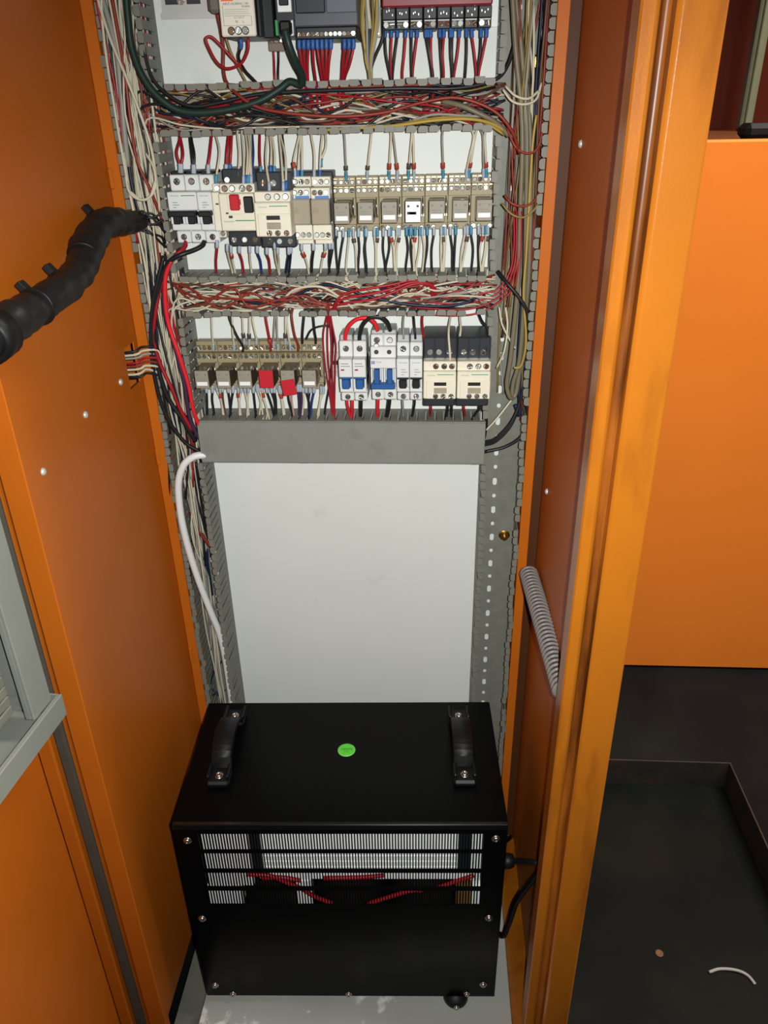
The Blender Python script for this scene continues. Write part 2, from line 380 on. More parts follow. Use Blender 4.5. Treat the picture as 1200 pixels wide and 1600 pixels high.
# rivets on the side panels
def rivet(parent, p, nx):
    b = B(); b.lathe(p, (nx, 0, 0), [(.0042, -.001), (.0042, .0006), (.0034, .0022), (.0016, .003), (.0002, .0032)], 14); b.build('rivet', ZINC, parent)
for q in ((67, 737), (133, 648), (188, 597)): rivet(sl_, atX(*q, XL), 1)
for q in ((908, 225), (855, 768)): rivet(sr, atX(*q, XW), -1)
# the open door, hinged on the left post, swung towards the viewer
DH = Vector((-.4618, .6565, 0)); dd = Vector((-.0913, -.9958, 0)); dnn = Vector((.9958, -.0913, 0))
DM = Matrix(((dd.x, dnn.x, 0, DH.x), (dd.y, dnn.y, 0, DH.y), (0, 0, 1, 0), (0, 0, 0, 1)))      # local: s along door, h off its inner face, z
b = B(); b.box(.0003, .60, -.02, 0, .06, 1.98, .0005, DM); door = b.build('door', ORANGE, cab, fix=True)

# ------------------------------------------------------------------ wiring ducts
DF = 55                                      # duct depth, mm
PITCHF = .0125
def finger_mesh():
    # local: u along duct (x), w inwards (z), depth -y ; origin at wall, base of finger
    b = B(); t = .0016
    b.box(-.0046, .0046, -.044, -.0, -t/2, t/2, .0003)
    P = [(-.0056, 0), (.0056, 0), (.0056, .0045), (.0036, .0068), (-.0036, .0068), (-.0056, .0045)]
    n = 6; y0, y1 = -.0462, -.044
    vs = [(x, y0, z-t/2) for x, z in P]+[(x, y1, z-t/2) for x, z in P]
    b.add(vs, [tuple(range(n)), tuple(range(n, 2*n))[::-1]]+[(i, n+i, n+(i+1) % n, (i+1) % n) for i in range(n)])
    me = b.mesh('finger'); import bmesh
    bm = bmesh.new(); bm.from_mesh(me); bmesh.ops.recalc_face_normals(bm, faces=bm.faces); bm.to_mesh(me); bm.free()
    me.materials.append(GREY); return me
FING = finger_mesh()
def wall(duct, axis, fixed, a0, a1, inward, jitter=.0):
    """slotted side wall: low strip plus fingers. axis 'x' or 'z' = running direction"""
    b = B(); t = .0008
    if axis == 'x': b.box(a0, a1, PY-.0095, PY-.0002, fixed-t, fixed+t)
    else: b.box(fixed-t, fixed+t, PY-.0095, PY-.0002, a0, a1)
    wl = b.build('side_wall', GREY, duct)
    base = duct.location
    n = int((a1-a0)/PITCHF); s0 = a0+((a1-a0)-(n-1)*PITCHF)/2
    for i in range(n):
        u = s0+i*PITCHF
        if rnd.random() < jitter: continue
        o = link(FING, 'finger', wl)
        pos = Vector((u, PY-.009, fixed)) if axis == 'x' else Vector((fixed, PY-.009, u))
        o.location = pos-base
        if axis == 'x': o.rotation_euler = (rnd.gauss(0, .02), 0 if inward > 0 else math.pi, rnd.gauss(0, .02))
        else: o.rotation_euler = (0, (math.pi/2 if inward > 0 else -math.pi/2), rnd.gauss(0, .02))
    return wl
def slot_base(duct, axis, w0, w1, a0, a1, wc, long_=.0115, wid=.0062, pitch=.0235, name='base'):
    b = B(); y0 = PY-.0016; y1 = PY-.0002
    def P(u, w): return (u, w) if axis == 'x' else (w, u)
    def quad(pts):
        n = len(pts); f = [(P(*p)[0], y0, P(*p)[1]) for p in pts]; b.add(f, [tuple(range(n))])
    n = max(1, int((a1-a0)/pitch)); s0 = a0+((a1-a0)-n*pitch)/2
    hw = .009
    quad([(a0, w0), (a1, w0), (a1, wc-hw), (a0, wc-hw)]); quad([(a0, wc+hw), (a1, wc+hw), (a1, w1), (a0, w1)])
    quad([(a0, wc-hw), (s0, wc-hw), (s0, wc+hw), (a0, wc+hw)]); quad([(s0+n*pitch, wc-hw), (a1, wc-hw), (a1, wc+hw), (s0+n*pitch, wc+hw)])
    for i in range(n):
        c = s0+(i+.5)*pitch; L, W = (long_, wid) if i % 2 == 0 else (.0062, .0052)
        r = W/2; hole = []
        for k in range(12):
            a = 2*math.pi*(k+.5)/12; hole.append((c+r*math.cos(a)+(L/2-r)*(1 if math.cos(a) > 0 else -1), wc+r*math.sin(a)))
        out = []
        for k in range(12):
            a = 2*math.pi*(k+.5)/12; ca, sa = math.cos(a), math.sin(a); s = max(abs(ca), abs(sa)); out.append((c+ca/s*pitch/2, wc+sa/s*hw))
        # snap corners so the cell is closed
        for k, (sx, sy) in ((1, (1, 1)), (4, (-1, 1)), (7, (-1, -1)), (10, (1, -1))): out[k] = (c+sx*pitch/2, wc+sy*hw)
        for k in range(12):
            k2 = (k+1) % 12; quad([out[k], out[k2], hole[k2], hole[k]])
    # moulded score lines across the base
    for i in range(int((a1-a0)/PITCHF)):
        c = a0+(i+.5)*PITCHF
        for (q0, q1) in ((w0+.001, wc-hw), (wc+hw, w1-.001)):
            if axis == 'x': b.box(c-.0003, c+.0003, y0-.0005, y0, q0, q1)
            else: b.box(q0, q1, y0-.0005, y0, c-.0003, c+.0003)
    return b.build(name, GREY, duct)
ZA1, ZA0, ZBt, ZBb, ZC1, ZC0 = 1.3446, 1.293, 1.1312, 1.0835, .9377, .8806
XLO, XLI, XRI, XRO = -.3715, -.3235, .0705, .1265
dl = thing('wiring_duct', 'open grey slotted vertical wiring duct left of the mounting plate, packed with wires', 'wiring duct', ((XLO+XLI)/2, PY, .2))
wall(dl, 'z', XLO, .2, 1.5, 1, .03)
for a0, a1 in ((.2, ZC0-.002), (ZC1+.004, ZBb), (ZBt, ZA0), (ZA1, 1.5)): wall(dl, 'z', XLI, a0, a1, -1, .01)
slot_base(dl, 'z', XLO, XLI, .2, 1.5, -.3455)
dr = thing('wiring_duct', 'open grey slotted vertical wiring duct right of the mounting plate', 'wiring duct', ((XRO+XRI)/2, PY, .2))
wall(dr, 'z', XRO, .2, 1.5, -1, .03)
for a0, a1 in ((.2, ZC0-.002), (ZC1+.004, ZBb), (ZBt, ZA0), (ZA1, 1.5)): wall(dr, 'z', XRI, a0, a1, 1, .01)
slot_base(dr, 'z', XRI, XRO, .2, 1.5, .0938)
for (z0, z1, lab) in ((ZA0, ZA1, 'open grey slotted horizontal wiring duct directly under the dark controller, topmost of three'),
                      (ZBb, ZBt, 'open grey slotted horizontal wiring duct between the two rows of relays'),
                      (ZC0, ZC1, 'grey horizontal wiring duct closed by a flat cover above the bare white plate')):
    t = thing('wiring_duct', lab, 'wiring duct', ((XLI+XRI)/2, PY, z0), None)
    wall(t, 'x', z1, XLI+.001, XRI-.001, -1, .02); wall(t, 'x', z0, XLI+.001, XRI-.001, 1, .02)
    slot_base(t, 'x', z0, z1, XLI+.001, XRI-.001, (z0+z1)/2)
    if z0 == ZC0:
        x0 = at(312, 690, DF).x; x1 = at(757.5, 690, DF).x
        b = B(); b.box(x0, x1, PY-.0575, PY-.0555, z0-.001, z1+.001, .0006); b.box(x0, x1, PY-.0555, PY-.049, z0-.0025, z0-.001); b.box(x0, x1, PY-.0555, PY-.049, z1+.001, z1+.0025)
        b.build('cover', GREYC, t)

# duct on the door
dt = thing('door_wiring_duct', 'grey slotted wiring duct fixed on the open door, cut by the left edge', 'wiring duct', (DM @ Vector((.1, 0, .70))))
def dbox(b, s0, s1, h0, h1, z0, z1, bv=.0008): b.box(s0, s1, h0, h1, z0, z1, bv, DM)
zt = 1.05
b = B(); dbox(b, .036, .069, .062, .066, .768, zt); dbox(b, .036, .038, .004, .062, .768, zt); dbox(b, .0675, .069, .056, .062, .768, zt); b.build('cover', GREYC, dt, fix=True)
b = B(); dbox(b, .036, .40, .0005, .004, .73, zt); b.build('base', GREY, dt, fix=True)
b = B(); dbox(b, .026, .40, .066, .072, .739, .767); dbox(b, .026, .40, .004, .066, .737, .739); dbox(b, .026, .028, .004, .068, .739, .767); b.build('bottom_cover', GREYC, dt, fix=True)
for i in range(14):
    z = .778+i*.0125
    b = B(); dbox(b, .071, .135, .044, .0465, z, z+.0098, .0006); dbox(b, .071, .0725, .004, .0445, z+.001, z+.009, .0003); b.build('finger', GREY, dt, fix=True)
for i in range(14):
    z = .778+i*.0125
    b = B(); dbox(b, .139, .205, .044, .0465, z+.002, z+.0115, .0006); b.build('finger', GREY, dt, fix=True)

# ------------------------------------------------------------------ devices
def newdev(name, label, cat, X, z0, group=None): return thing(name, label, cat, ((X[0]+X[1])/2, PY, z0), group)
def rail(label, x0, x1, z, d=7.5):
    t = thing('din_rail', label, 'rail', ((x0+x1)/2, PY, z-.0175))
    b = B()
    P = [(.0, -.0135), (-.001, -.0135), (-.001, .0135), (0, .0135)]
    pr = [(PY-.0075, z-.0175), (PY-.0075, z-.0125), (PY-.0012, z-.0125), (PY-.0012, z+.0125), (PY-.0075, z+.0125), (PY-.0075, z+.0175), (PY-.0085, z+.0175), (PY-.0085, z+.0115), (PY-.0022, z+.0115), (PY-.0022, z-.0115), (PY-.0085, z-.0115), (PY-.0085, z-.0175)]
    b.prism(pr, 'x', x0, x1); b.build('profile', ZINC, t, fix=True)
    for i in range(int((x1-x0)/.025)):
        b = B(); xx = x0+.0125+i*.025; b.box(xx-.008, xx+.008, PY-.0024, PY-.0021, z-.003, z+.003, .0001); b.build('slot', INK, t)
    return t
r1 = rail('pale steel rail with a screw at the upper left of the plate', Xp(250, 8, 8), Xp(340, 8, 8), 1.4285)
screw(r1, Xp(283, 8, 2), Zp(1, 8, 283), 8.8, .0045, True)
rail('steel rail behind the upper row of breakers and relays', XLI+.006, XRI-.003, 1.2030)
rail('steel rail behind the lower row of breakers and relays', XLI+.006, XRI-.003, 1.0060)

def terminals(root, xs, z, d, r=.0022, cross=False, wells=True, name='screw'):
    if wells:
        b = B()
        for x in xs: well(b, x, z, d, r*1.28)
        b.build('screw_recess', INK, root)
    for x in xs: screw(root, x, z, d+1.2, r, cross)

def mcb(label, X, poles, ys, ds, col, toggle, bars, cap=None, txt=None, group=None, red=False, extra=None):
    """ys: pixel rows (top0,top1, mid0,mid1, tog0,tog1, lip0,lip1, bot0,bot1); ds: depths for (terminal block, centre)"""
    xm = extra; dt_, dc = ds
    z = lambda y, d: Zp(y, d, xm)
    root = newdev('circuit_breaker', label, 'circuit breaker', X, z(ys[9], dt_), group)
    b = B(); x0, x1 = X; g = .0003
    b.mm((x0+g, x1-g, z(ys[9], dt_), z(ys[0], dt_)), 2, dt_-4, .001)
    pw = (x1-x0)/poles
    for i in range(poles):
        a, c = x0+i*pw+g, x0+(i+1)*pw-g
        b.mm((a, c, z(ys[1], dt_), z(ys[0], dt_)), dt_-6, dt_, .0012)
        b.mm((a, c, z(ys[9], dt_), z(ys[8], dt_)), dt_-6, dt_, .0012)
    b.build('body', col, root)
    b = B(); b.mm((x0+g, x1-g, z(ys[3], dc), z(ys[2], dc)), 20, dc, .001); b.build('front_plate', col, root)
    if cap:
        b = B()
        for i in range(poles): b.mm((x0+i*pw+.001, x0+(i+1)*pw-.001, z(cap[1], dt_-6), z(cap[0], dt_-12)), 5, dt_-8, .0008)
        b.build('terminal_cap', cap[2], root)
    # toggle zone: recess floor, guards, lip and levers
    b = B(); zt0, zt1 = z(ys[5], dc), z(ys[4], dc)
    b.mm((x0+g, x1-g, z(ys[7], dc-5), z(ys[6], dc-5)), 20, dc-5, .0008)
    b.mm((x0+g, x1-g, zt0, zt1), 20, dc-14, .0004)
    for i in range(poles):
        for q in (0, 1):
            xa = x0+i*pw+(g if q == 0 else pw-pw*.17); b.mm((xa, xa+pw*.17-g, z(ys[6], dc-5), zt1), 20, dc-3, .0006)
    b.build('toggle_guard', col, root)
    if bars == 'bar':                        # wide dark tie bar above the levers
        b = B(); zb = zt1-(zt1-zt0)*.42; b.mm((x0+.0012, x1-.0012, zb, zt1), dc-12, dc+8, .0012)
        for i in range(poles): b.mm((x0+i*pw+pw*.30, x0+i*pw+pw*.76, zt0, zb+.001), dc-12, dc+4, .001)
        b.build('toggle', toggle, root)
    elif bars == 'u':                        # legs above a tie bar
        b = B(); zb = zt0+(zt1-zt0)*.28; b.mm((x0+.0012, x1-.0012, zt0, zb), dc-12, dc+7, .001)
        for i in range(poles): b.mm((x0+i*pw+pw*.30, x0+i*pw+pw*.70, zb-.001, zt1), dc-12, dc+3, .0008)
        b.build('toggle', toggle, root)
    else:
        for i in range(poles):
            b = B(); zb = zt1-(zt1-zt0)*.2; b.mm((x0+i*pw+.0006, x0+(i+1)*pw-.0006, zb, zt1), dc-12, dc-2, .0008)
            b.mm((x0+i*pw+pw*.24, x0+i*pw+pw*.78, zt0, zb+.0005), dc-12, dc+4, .001); b.build('toggle', toggle, root)
    ht = z(ys[0], dt_)-z(ys[1], dt_)
    terminals(root, [x0+(i+.5)*pw for i in range(poles)], z(ys[0], dt_)-ht*.42, dt_, .0031, True)
    terminals(root, [x0+(i+.5)*pw for i in range(poles)], (z(ys[8], dt_)+z(ys[9], dt_))/2, dt_, .0029, True)
    zc0, zc1 = z(ys[3], dc), z(ys[2], dc); hh = zc1-zc0; yf = PY-dc/1000
    if txt == 'green':
        b = B(); xs = x0+(x1-x0)*.48
        if poles == 2: b.mm((xs, x1-.002, zc1-hh*.22, zc1-hh*.17), dc, dc+.2, 0)
        for k in range(3): b.mm((x0+.006, x0+.006+(.006, .008, .004)[k], zc0+hh*(.42-.13*k), zc0+hh*(.42-.13*k)+.0007), dc, dc+.15, 0)
        b.build('printed_mark', GREENP if poles == 2 else INKG, root)
        text('Schneider', .0030, ((x0+min(x1, x0+.0175))/2+.0005, yf-.0003, zc1-hh*.19), root, GREENP, sx=.95)
    if txt == 'grey':
        b = B()
        for k, wd in enumerate((.010, .012)): b.mm((x0+.003, x0+.003+wd, zc1-hh*(.25+.14*k), zc1-hh*(.25+.14*k)+.0009), dc, dc+.15, 0)
        b.build('printed_mark', INKG, root)
        b = B(); b.mm((x0+.003, x0+.0075, zc1-hh*.62, zc1-hh*.53), dc, dc+.2, 0); b.build('red_indicator', REDP, root)
    return root
GR2 = 'grey breakers at the left end of the upper row'
ys2 = (273, 298, 300, 329, 329, 350, 350, 360, 361, 379.5)
Xa, Xb, Xc_ = Xp(261.5, 66, 315), Xp(307.7, 66, 315), Xp(331.3, 66, 315)
mcb('light grey two-pole circuit breaker with wide black toggle, leftmost in the upper row', (Xa, Xb), 2, ys2, (48, 66), LGREY, BLACKP, 'bar', (267, 273, BLACKP), 'green', GR2, extra=290)
mcb('light grey single-pole circuit breaker with black toggle, beside the two-pole one in the upper row', (Xb, Xc_), 1, ys2, (48, 66), LGREY, BLACKP, 'bar', (267, 273, BLACKP), 'green', GR2, extra=320)

# narrow auxiliary contact block
X = (Xc_+.0002, Xp(343.5, 66, 320)); root = newdev('auxiliary_contact', 'narrow cream auxiliary contact block between grey breaker and red-button starter', 'contact block', X, Zp(371, 50, 345))
b = B(); b.mm((X[0], X[1], Zp(361, 66, 343), Zp(300.5, 66, 338)), 3, 66, .0008); b.mm((X[0], X[1], Zp(300, 58, 338), Zp(287, 58, 338)), 3, 58, .0008); b.mm((X[0], X[1], Zp(371, 50, 346), Zp(361, 50, 346)), 3, 50, .0006); b.build('body', CREAM, root)
b = B(); b.mm((X[0]+.004, X[0]+.0075, Zp(320, 66, 338), Zp(317.5, 66, 338)), 66, 66.3, 0); b.build('indicator_slot', INK, root)
terminals(root, [(X[0]+X[1])/2+.0012], Zp(294, 58, 338), 58, .0026); terminals(root, [(X[0]+X[1])/2], Zp(365, 50, 346), 50, .0024)

# motor starter with red and black buttons
X = (Xp(343.5, 75, 330), Xp(398, 75, 330)); root = newdev('motor_starter', 'cream motor starter with red and black push buttons', 'motor starter', X, Zp(385, 48, 378))
b = B(); b.mm((X[0]+.001, X[1]-.001, Zp(385, 48, 380), Zp(361, 48, 378)), 3, 48, .0012); b.build('lower_terminal_block', SLATED, root)
b = B(); b.mm((X[0], X[1]-.001, Zp(287, 46, 370), Zp(263.5, 46, 370)), 3, 46, .0012); b.build('upper_terminal_block', SLATED, root)
b = B(); b.mm((X[0], X[1], Zp(361, 75, 372), Zp(302.5, 75, 370)), 4, 75, .0012); b.mm((X[0]+.010, X[0]+.030, Zp(335, 75, 366), Zp(303, 75, 366)), 74, 75.8, .0005); b.build('body', CREAM, root)
b = B(); b.mm((X[0], X[1], Zp(301.5, 66, 370), Zp(287, 66, 370)), 4, 66, .001); b.build('auxiliary_strip', CREAM, root)
R_ = rect(358.5, 304, 373.5, 329, 80); b = B(); b.mm(R_, 74, 81, .0012); b.box(R_[1], R_[1]+.0012, PY-.079, PY-.074, R_[2]+.006, R_[2]+.012); b.build('stop_button', REDP, root)
R_ = rect(380.5, 307, 395, 333, 79); b = B(); b.mm(R_, 74, 79, .0012); b.cyl(((R_[0]+R_[1])/2, PY-.0788, R_[2]+.006), (0, -1, 0), .003, .001); b.build('start_button', BLACKP, root)
terminals(root, [Xp(x, 66, 295) for x in (351, 362.5, 378.5, 389.5)], Zp(294.5, 66, 370), 66, .0030, True)
terminals(root, [Xp(x, 48, 374) for x in (366, 382.5, 399)], Zp(374.5, 48, 380), 48, .0030, True)
terminals(root, [Xp(x, 46, 281) for x in (355,)], Zp(281, 46, 355), 46, .0030, True)
b = B(); b.mm((Xp(368, 75.2, 345), X[1]-.001, Zp(345.5, 75, 380), Zp(343.8, 75, 380)), 75, 75.3, 0); b.build('printed_line', GREENP, root)
text('Schneider', .0030, (Xp(358.5, 75.4, 346), PY-.0757, Zp(346, 75, 360)), root, GREENP, sx=1.1)
b = B()
for (x, y, w_, h_) in ((353, 332, 4.5, 2.6), (357.5, 337, 6, 4)): b.mm(rect(x, y, x+w_, y+h_, 75), 75, 75.3, 0)
b.build('dial_slot', INK, root)

def contactor(label, X, yy, dd_, tops, xm, group=None):
    """yy: rows (blacktop0, blacktop1, strip0, strip1, face1, blackbot1), dd_: (black, face)"""
    db, df = dd_; z = lambda y, d: Zp(y, d, xm); wdt = X[1]-X[0]
    root = newdev('contactor', label, 'contactor', X, z(yy[5], db), group)
    b = B(); b.mm((X[0]+.0003, X[1]-.0003, z(yy[1], db), z(yy[0], db)), 3, db, .0015)
    b.mm((X[0]+.0003, X[1]-.0003, z(yy[5], db), z(yy[4], db)+.006), 3, db, .0015); b.mm((X[0]+.001, X[1]-.001, z(yy[5], db)+.01, z(yy[0], db)-.01), 3, db-12, .001)
    for k in range(4): xx = X[0]+wdt*(.02+.32*k); b.mm((xx-.0008 if k else xx, xx+.0010, z(yy[1], db)+.0006, z(yy[0], db)-.0005), db-2, db+1.6, .0004)
    b.build('terminal_block', SLATED, root)
    b = B(); b.mm((X[0]+.0004, X[1]-.0004, z(yy[3], df-6), z(yy[2], df-6)), 8, df-6, .001); b.mm((X[0]+.0004, X[1]-.0004, z(yy[4], df), z(yy[3]+.8, df)), 8, df, .0012)
    zc = z(yy[3]+.8, df)
    hf = zc-z(yy[4], df)
    b.mm((X[0]+.004, X[1]-.0004, z(yy[4], df)+.0006, zc-hf*.32), df-1, df+1.4, .0006); b.build('body', CREAM, root)
    b = B(); b.mm((X[0]+wdt*.42, X[1]-wdt*.08, zc-hf*.12, zc-hf*.095), df, df+.25, 0); b.build('printed_line', GREENP, root)
    text('Schneider', .0026, (X[0]+wdt*.245, PY-df/1000-.0004, zc-hf*.13), root, GREENP)
    b = B(); b.mm((X[0]+wdt*.33, X[0]+wdt*.70, zc-hf*.50, zc-hf*.375), df+1, df+1.7, .0002); b.build('indicator_window', BLACKP, root)
    b = B(); b.mm((X[0]+wdt*.33, X[0]+wdt*.71, zc-hf*.77, zc-hf*.575), df+1, df+2.6, .0005); b.build('manual_slider', MODULE, root)
    terminals(root, [X[0]+wdt*k for k in (.38, .63, .86)], (z(yy[2], df-6)+z(yy[3], df-6))/2, df-6, .0029, True)
    terminals(root, [X[0]+wdt*k for k in (.38, .61, .85)], z(yy[4], df)+.0042, df+1.3, .0026, True)
    terminals(root, [X[0]+wdt*k for k in (.20, .47, .78)], z(tops[0], db), db, .0034, True)
    if tops[1]: terminals(root, [X[0]+wdt*k for k in (.24, .52, .82)], z(tops[1], db), db, .0030, True)
    return root
X = (Xp(396.8, 85, 330), Xp(455, 85, 340))
contactor('cream contactor with black terminal ends in upper row, beside the red-button starter', X, (268, 298, 299.5, 315.5, 370, 387), (58, 85), (286, 377), 428)

# two interface relay modules
for i, (a, c_, lab) in enumerate(((455.5, 486, 'cream interface relay module with smoky cover, next to the upper contactor'), (486.2, 516.5, 'cream interface relay module with smoky cover, next to the row of seven relays'))):
    X = (Xp(a, 55, 320), Xp(c_, 55, 320)); root = newdev('interface_relay', lab, 'relay module', X, Zp(381, 44, 490), 'cream interface relay modules')
    g = .0003; xm = (a+c_)/2
    b = B(); b.mm((X[0]-.0005, X[1]+.0015, Zp(378, 30, 490), Zp(267.5, 30, 490)), 3, 32, .001); b.build('base', BLACKP, root)
    b = B(); b.mm((X[0]+.001, X[1]-.001, Zp(378, 36, xm), Zp(278, 36, xm)), 8, 36, .0008); b.mm((X[0]+g, X[1]-g, Zp(290.5, 44, xm), Zp(276, 44, xm)), 10, 44, .0008); b.mm((X[0]+g, X[1]-g, Zp(311, 55, xm), Zp(293.5, 55, xm)), 10, 55, .0008)
    b.mm((X[0]+g, X[1]-g, Zp(375, 54, xm), Zp(351.5, 54, xm)), 10, 54, .0008); b.mm((X[0]+.001, X[1]-.001, Zp(381, 44, xm), Zp(374, 44, xm)), 10, 44, .0006); b.build('body', CREAM, root)
    b = B(); b.mm((X[0]+g, X[1]-.0008, Zp(351.5, 60, xm), Zp(311, 60, xm)), 30, 61, .0014); cv = b.build('smoky_cover', MODULE, root)
    b = B(); b.mm((X[0]+.005, X[1]-.0015, Zp(310.6, 55, xm), Zp(306, 55, xm)), 55, 55.4, 0); b.build('blue_label', BLUEL, root)
    b = B(); zz = Zp(329.5, 61, xm); b.cyl((X[0]+.0055, PY-.060, zz), (0, -1, 0), .0034, .0028, 16); b.mm((X[0]+.0005, X[0]+.006, zz-.0006, zz+.0006), 61, 63, .0002); b.build('knob', TAN, root)
    ww = X[1]-X[0]
    terminals(root, [X[0]+ww*k for k in (.2, .5, .8)], Zp(284, 44, xm), 44, .0024, True); terminals(root, [X[0]+ww*k for k in (.2, .5, .8)], Zp(301, 55, xm), 55, .0024, True)
    terminals(root, [X[0]+ww*k for k in (.2, .5, .8)], Zp(367, 54, xm), 54, .0024, True)

def relay(label, px0, px1, yy, i, group, red=None, white=False):
    """socket between px0..px1 (at depth 26), yy: rows top, screw1, screw2, ztop relay, face0, face1, screws3, bottom"""
    xm = (px0+px1)/2; ym = yy[2]; X = (Xp(px0, 26, ym), Xp(px1, 26, ym)); z = lambda y, d: Zp(y, d, xm); ww = X[1]-X[0]
    root = newdev('plug_in_relay', label, 'relay', X, z(yy[7], 26), group)
    zt_, zb_ = z(yy[0], 18), z(yy[7], 26); z1 = z(yy[1], 20); z2 = z(yy[2], 26)
    g = .00025
    b = B(); b.mm((X[0]+g, X[1]-g, zb_, zt_), 3, 16, .0006); b.mm((X[0]+g, X[1]-g, z1-.0048, zt_), 14, 20, .0006)
    b.mm((X[0]+g, X[1]-g, z2-.0085, z2+.0048), 14, 26, .0006); b.mm((X[0]+g, X[1]-g, zb_, z2-.008), 14, 23, .0006)
    zs3 = z(yy[6], 26); b.mm((X[0]+g, X[1]-g, zb_, zs3+.0045), 14, 26, .0006); so = b.build('socket', TAN, root)
    # barriers with plated clamps above each screw
    b = B()
    for k in range(4):
        xx = X[0]+ww*(.14+.24*k); b.mm((xx-.0026, xx+.0026, z1+.0030, z1+.0046), 16, 21.5, .0003); b.mm((xx-.0026, xx+.0026, z2+.0030, z2+.0046), 20, 27.5, .0003)
    b.build('clamp_plates', GLINT, root)
    xs = [X[0]+ww*(.14+.24*k) for k in range(4)]
    terminals(root, xs, z1, 20, .0021); terminals(root, xs, z2, 26, .0021); terminals(root, [xs[0], xs[1], xs[3]], zs3, 26, .0021)
    # relay body, stands proud of the socket
    rf = 62; zr0, zr1 = z(yy[5], rf), z(yy[4], rf); xc = (X[0]+X[1])/2+.0005; hw = .0093
    b = B(); b.mm((xc-hw, xc+hw, zr0, zr1+.0), 26, rf, .0008); body = b.build('relay_case', SMOKE, root)
    fm = WHITEP if white else RELFACE
    if red == 'full':
        b = B(); b.mm((xc-hw, xc+hw, zr0+.0005, zr1), rf, rf+.8, .0003); b.build('red_cap', REDTAG, root)
    else:
        b = B(); b.mm((xc-hw+.0004, xc+hw-.0004, zr0+.0005, zr1-.0005), rf, rf+.6, .0003); b.build('front_label', fm, root)
        b = B(); b.mm((xc-hw+.0022, xc+hw-.0022, zr0+.0042, zr0+.0092), rf+.6, rf+.9, 0); b.build('white_tab', WHITEP, root)
        b = B()
        for k in (-1, 1): b.mm((xc+k*.0055-.0013, xc+k*.0055+.0013, zr1-.0070, zr1-.0045), rf+.6, rf+.8, 0)
        if white:
            for (u, w_, h_) in ((-.002, .010, .0018), (-.003, .006, .0010), (0, .008, .0028)): b.mm((xc+u-w_/2, xc+u+w_/2, zr1-.012-h_-rnd.random()*.004, zr1-.012), rf+.6, rf+.8, 0)
        else:
            b.mm((xc-.006, xc+.005, zr1-.0112, zr1-.0106), rf+.6, rf+.75, 0); b.mm((xc-.004, xc+.006, zr1-.0138, zr1-.0133), rf+.6, rf+.75, 0)
        b.build('printed_mark', INKG if not white else INK, root)
    if red == 'tag':
        b = B(); Mt = Matrix.Translation((xc+.0002, PY-(rf+1.4)/1000, zr0+.0035)) @ Matrix.Rotation(-.14, 4, 'Y')
        b.box(-.0088, .0094, -.0006, .0003, -.013, .0085, .0002, Mt); b.build('red_tag', REDTAG, root, fix=True)
    # retaining clip
    b = B(); s = 1; xk = X[1]-.0024; zc = (zr0+zr1)/2+.002
    b.tube([(xk, PY-.024, zc+.012), (xk, PY-.034, zc+.010), (xk+.0003, PY-.038, zc+.002), (xk, PY-.034, zc-.006), (xk, PY-.024, zc-.012)], .0007, 6, 4)
    b.build('retaining_clip', CHROME, root); screw(root, xk, zc-.010, 25, .0016)
    return root
for i in range(7):
    p0 = 519+36.25*i; dy = -.85*i
    desc = ['leftmost relay of the upper row, grey face', 'second relay from the left in the upper row, grey face', 'third relay from the left in the upper row, grey face',
            'white-faced relay in the middle of the upper row', 'fifth relay from the left in the upper row, grey face', 'sixth relay from the left in the upper row, grey face', 'rightmost relay of the upper row, grey face'][i]
    relay(desc+' in tan socket', p0, p0+36.25, [v+dy for v in (276, 285, 298, 308, 316.5, 350.5, 357, 361.5)], i, 'plug-in relays of the upper row', white=(i == 3))
for i in range(6):
    p0 = 306.5+32.85*i; dy = -.15*i
    desc = ['leftmost relay of the lower row, grey face', 'second relay from the left in the lower row, grey face', 'third relay from the left in the lower row, grey face',
            'relay with full red front cap in the lower row', 'relay with tilted red tag hanging over its face in the lower row', 'rightmost relay of the lower row, grey face'][i]
    relay(desc+' in tan socket', p0, p0+32.85, [v+dy for v in (533, 544, 557.5, 566, 579, 607, 604, 609)], i, 'plug-in relays of the lower row', red={3: 'full', 4: 'tag'}.get(i))

# lower row breakers
ys3 = (533, 561, 562, 590, 590, 607, 606, 613, 614, 626)
GRB = 'slim breakers with blue toggles'
for a, c_, lab in ((528.8, 550.2, 'slim white single-pole breaker with blue toggle, beside the hanging red wires'), (550.4, 571.8, 'slim white single-pole breaker with blue toggle, beside the wide blue-toggle breaker')):
    mcb(lab, (Xp(a, 66, 575), Xp(c_, 66, 575)), 1, ys3, (50, 66), LGREY, BLUEP, 'lever', (522, 533, MGREY), 'grey', GRB, extra=(a+c_)/2)
rc = mcb('wide two-pole breaker with U-shaped blue toggle in the lower row', (Xp(578.5, 66, 580), Xp(618.8, 66, 580)), 2, (523, 543, 561, 576, 577, 606, 606, 607.5, 608, 624.5), (50, 66), LGREY, BLUEP, 'u', (514.5, 523, MGREY), None, None, extra=598)
X = (Xp(578.5, 66, 580), Xp(618.8, 66, 580)); b = B(); b.mm((X[0]+.0003, X[1]-.0003, Zp(560.5, 58, 598), Zp(542, 58, 598)), 5, 58, .001); b.build('upper_front', LGREY, rc)
b = B()
for px in (588, 608): b.cyl((Xp(px, 58, 550), PY-.0575, Zp(550, 58, 598)), (0, -1, 0), .0030, .0009, 16)
b.build('test_port', INK, rc); terminals(rc, [Xp(588, 50, 539)], Zp(539.5, 50, 588), 50, .0026, True)
text('TOA', .0036, (Xp(592, 66, 567), PY-.0664, Zp(566, 66, 592)), rc, INKG)
b = B(); b.mm(rect(580, 564, 586, 569, 66), 66, 66.3, 0); b.build('printed_logo', mat('violet_print', '8E86B4', .5), rc)
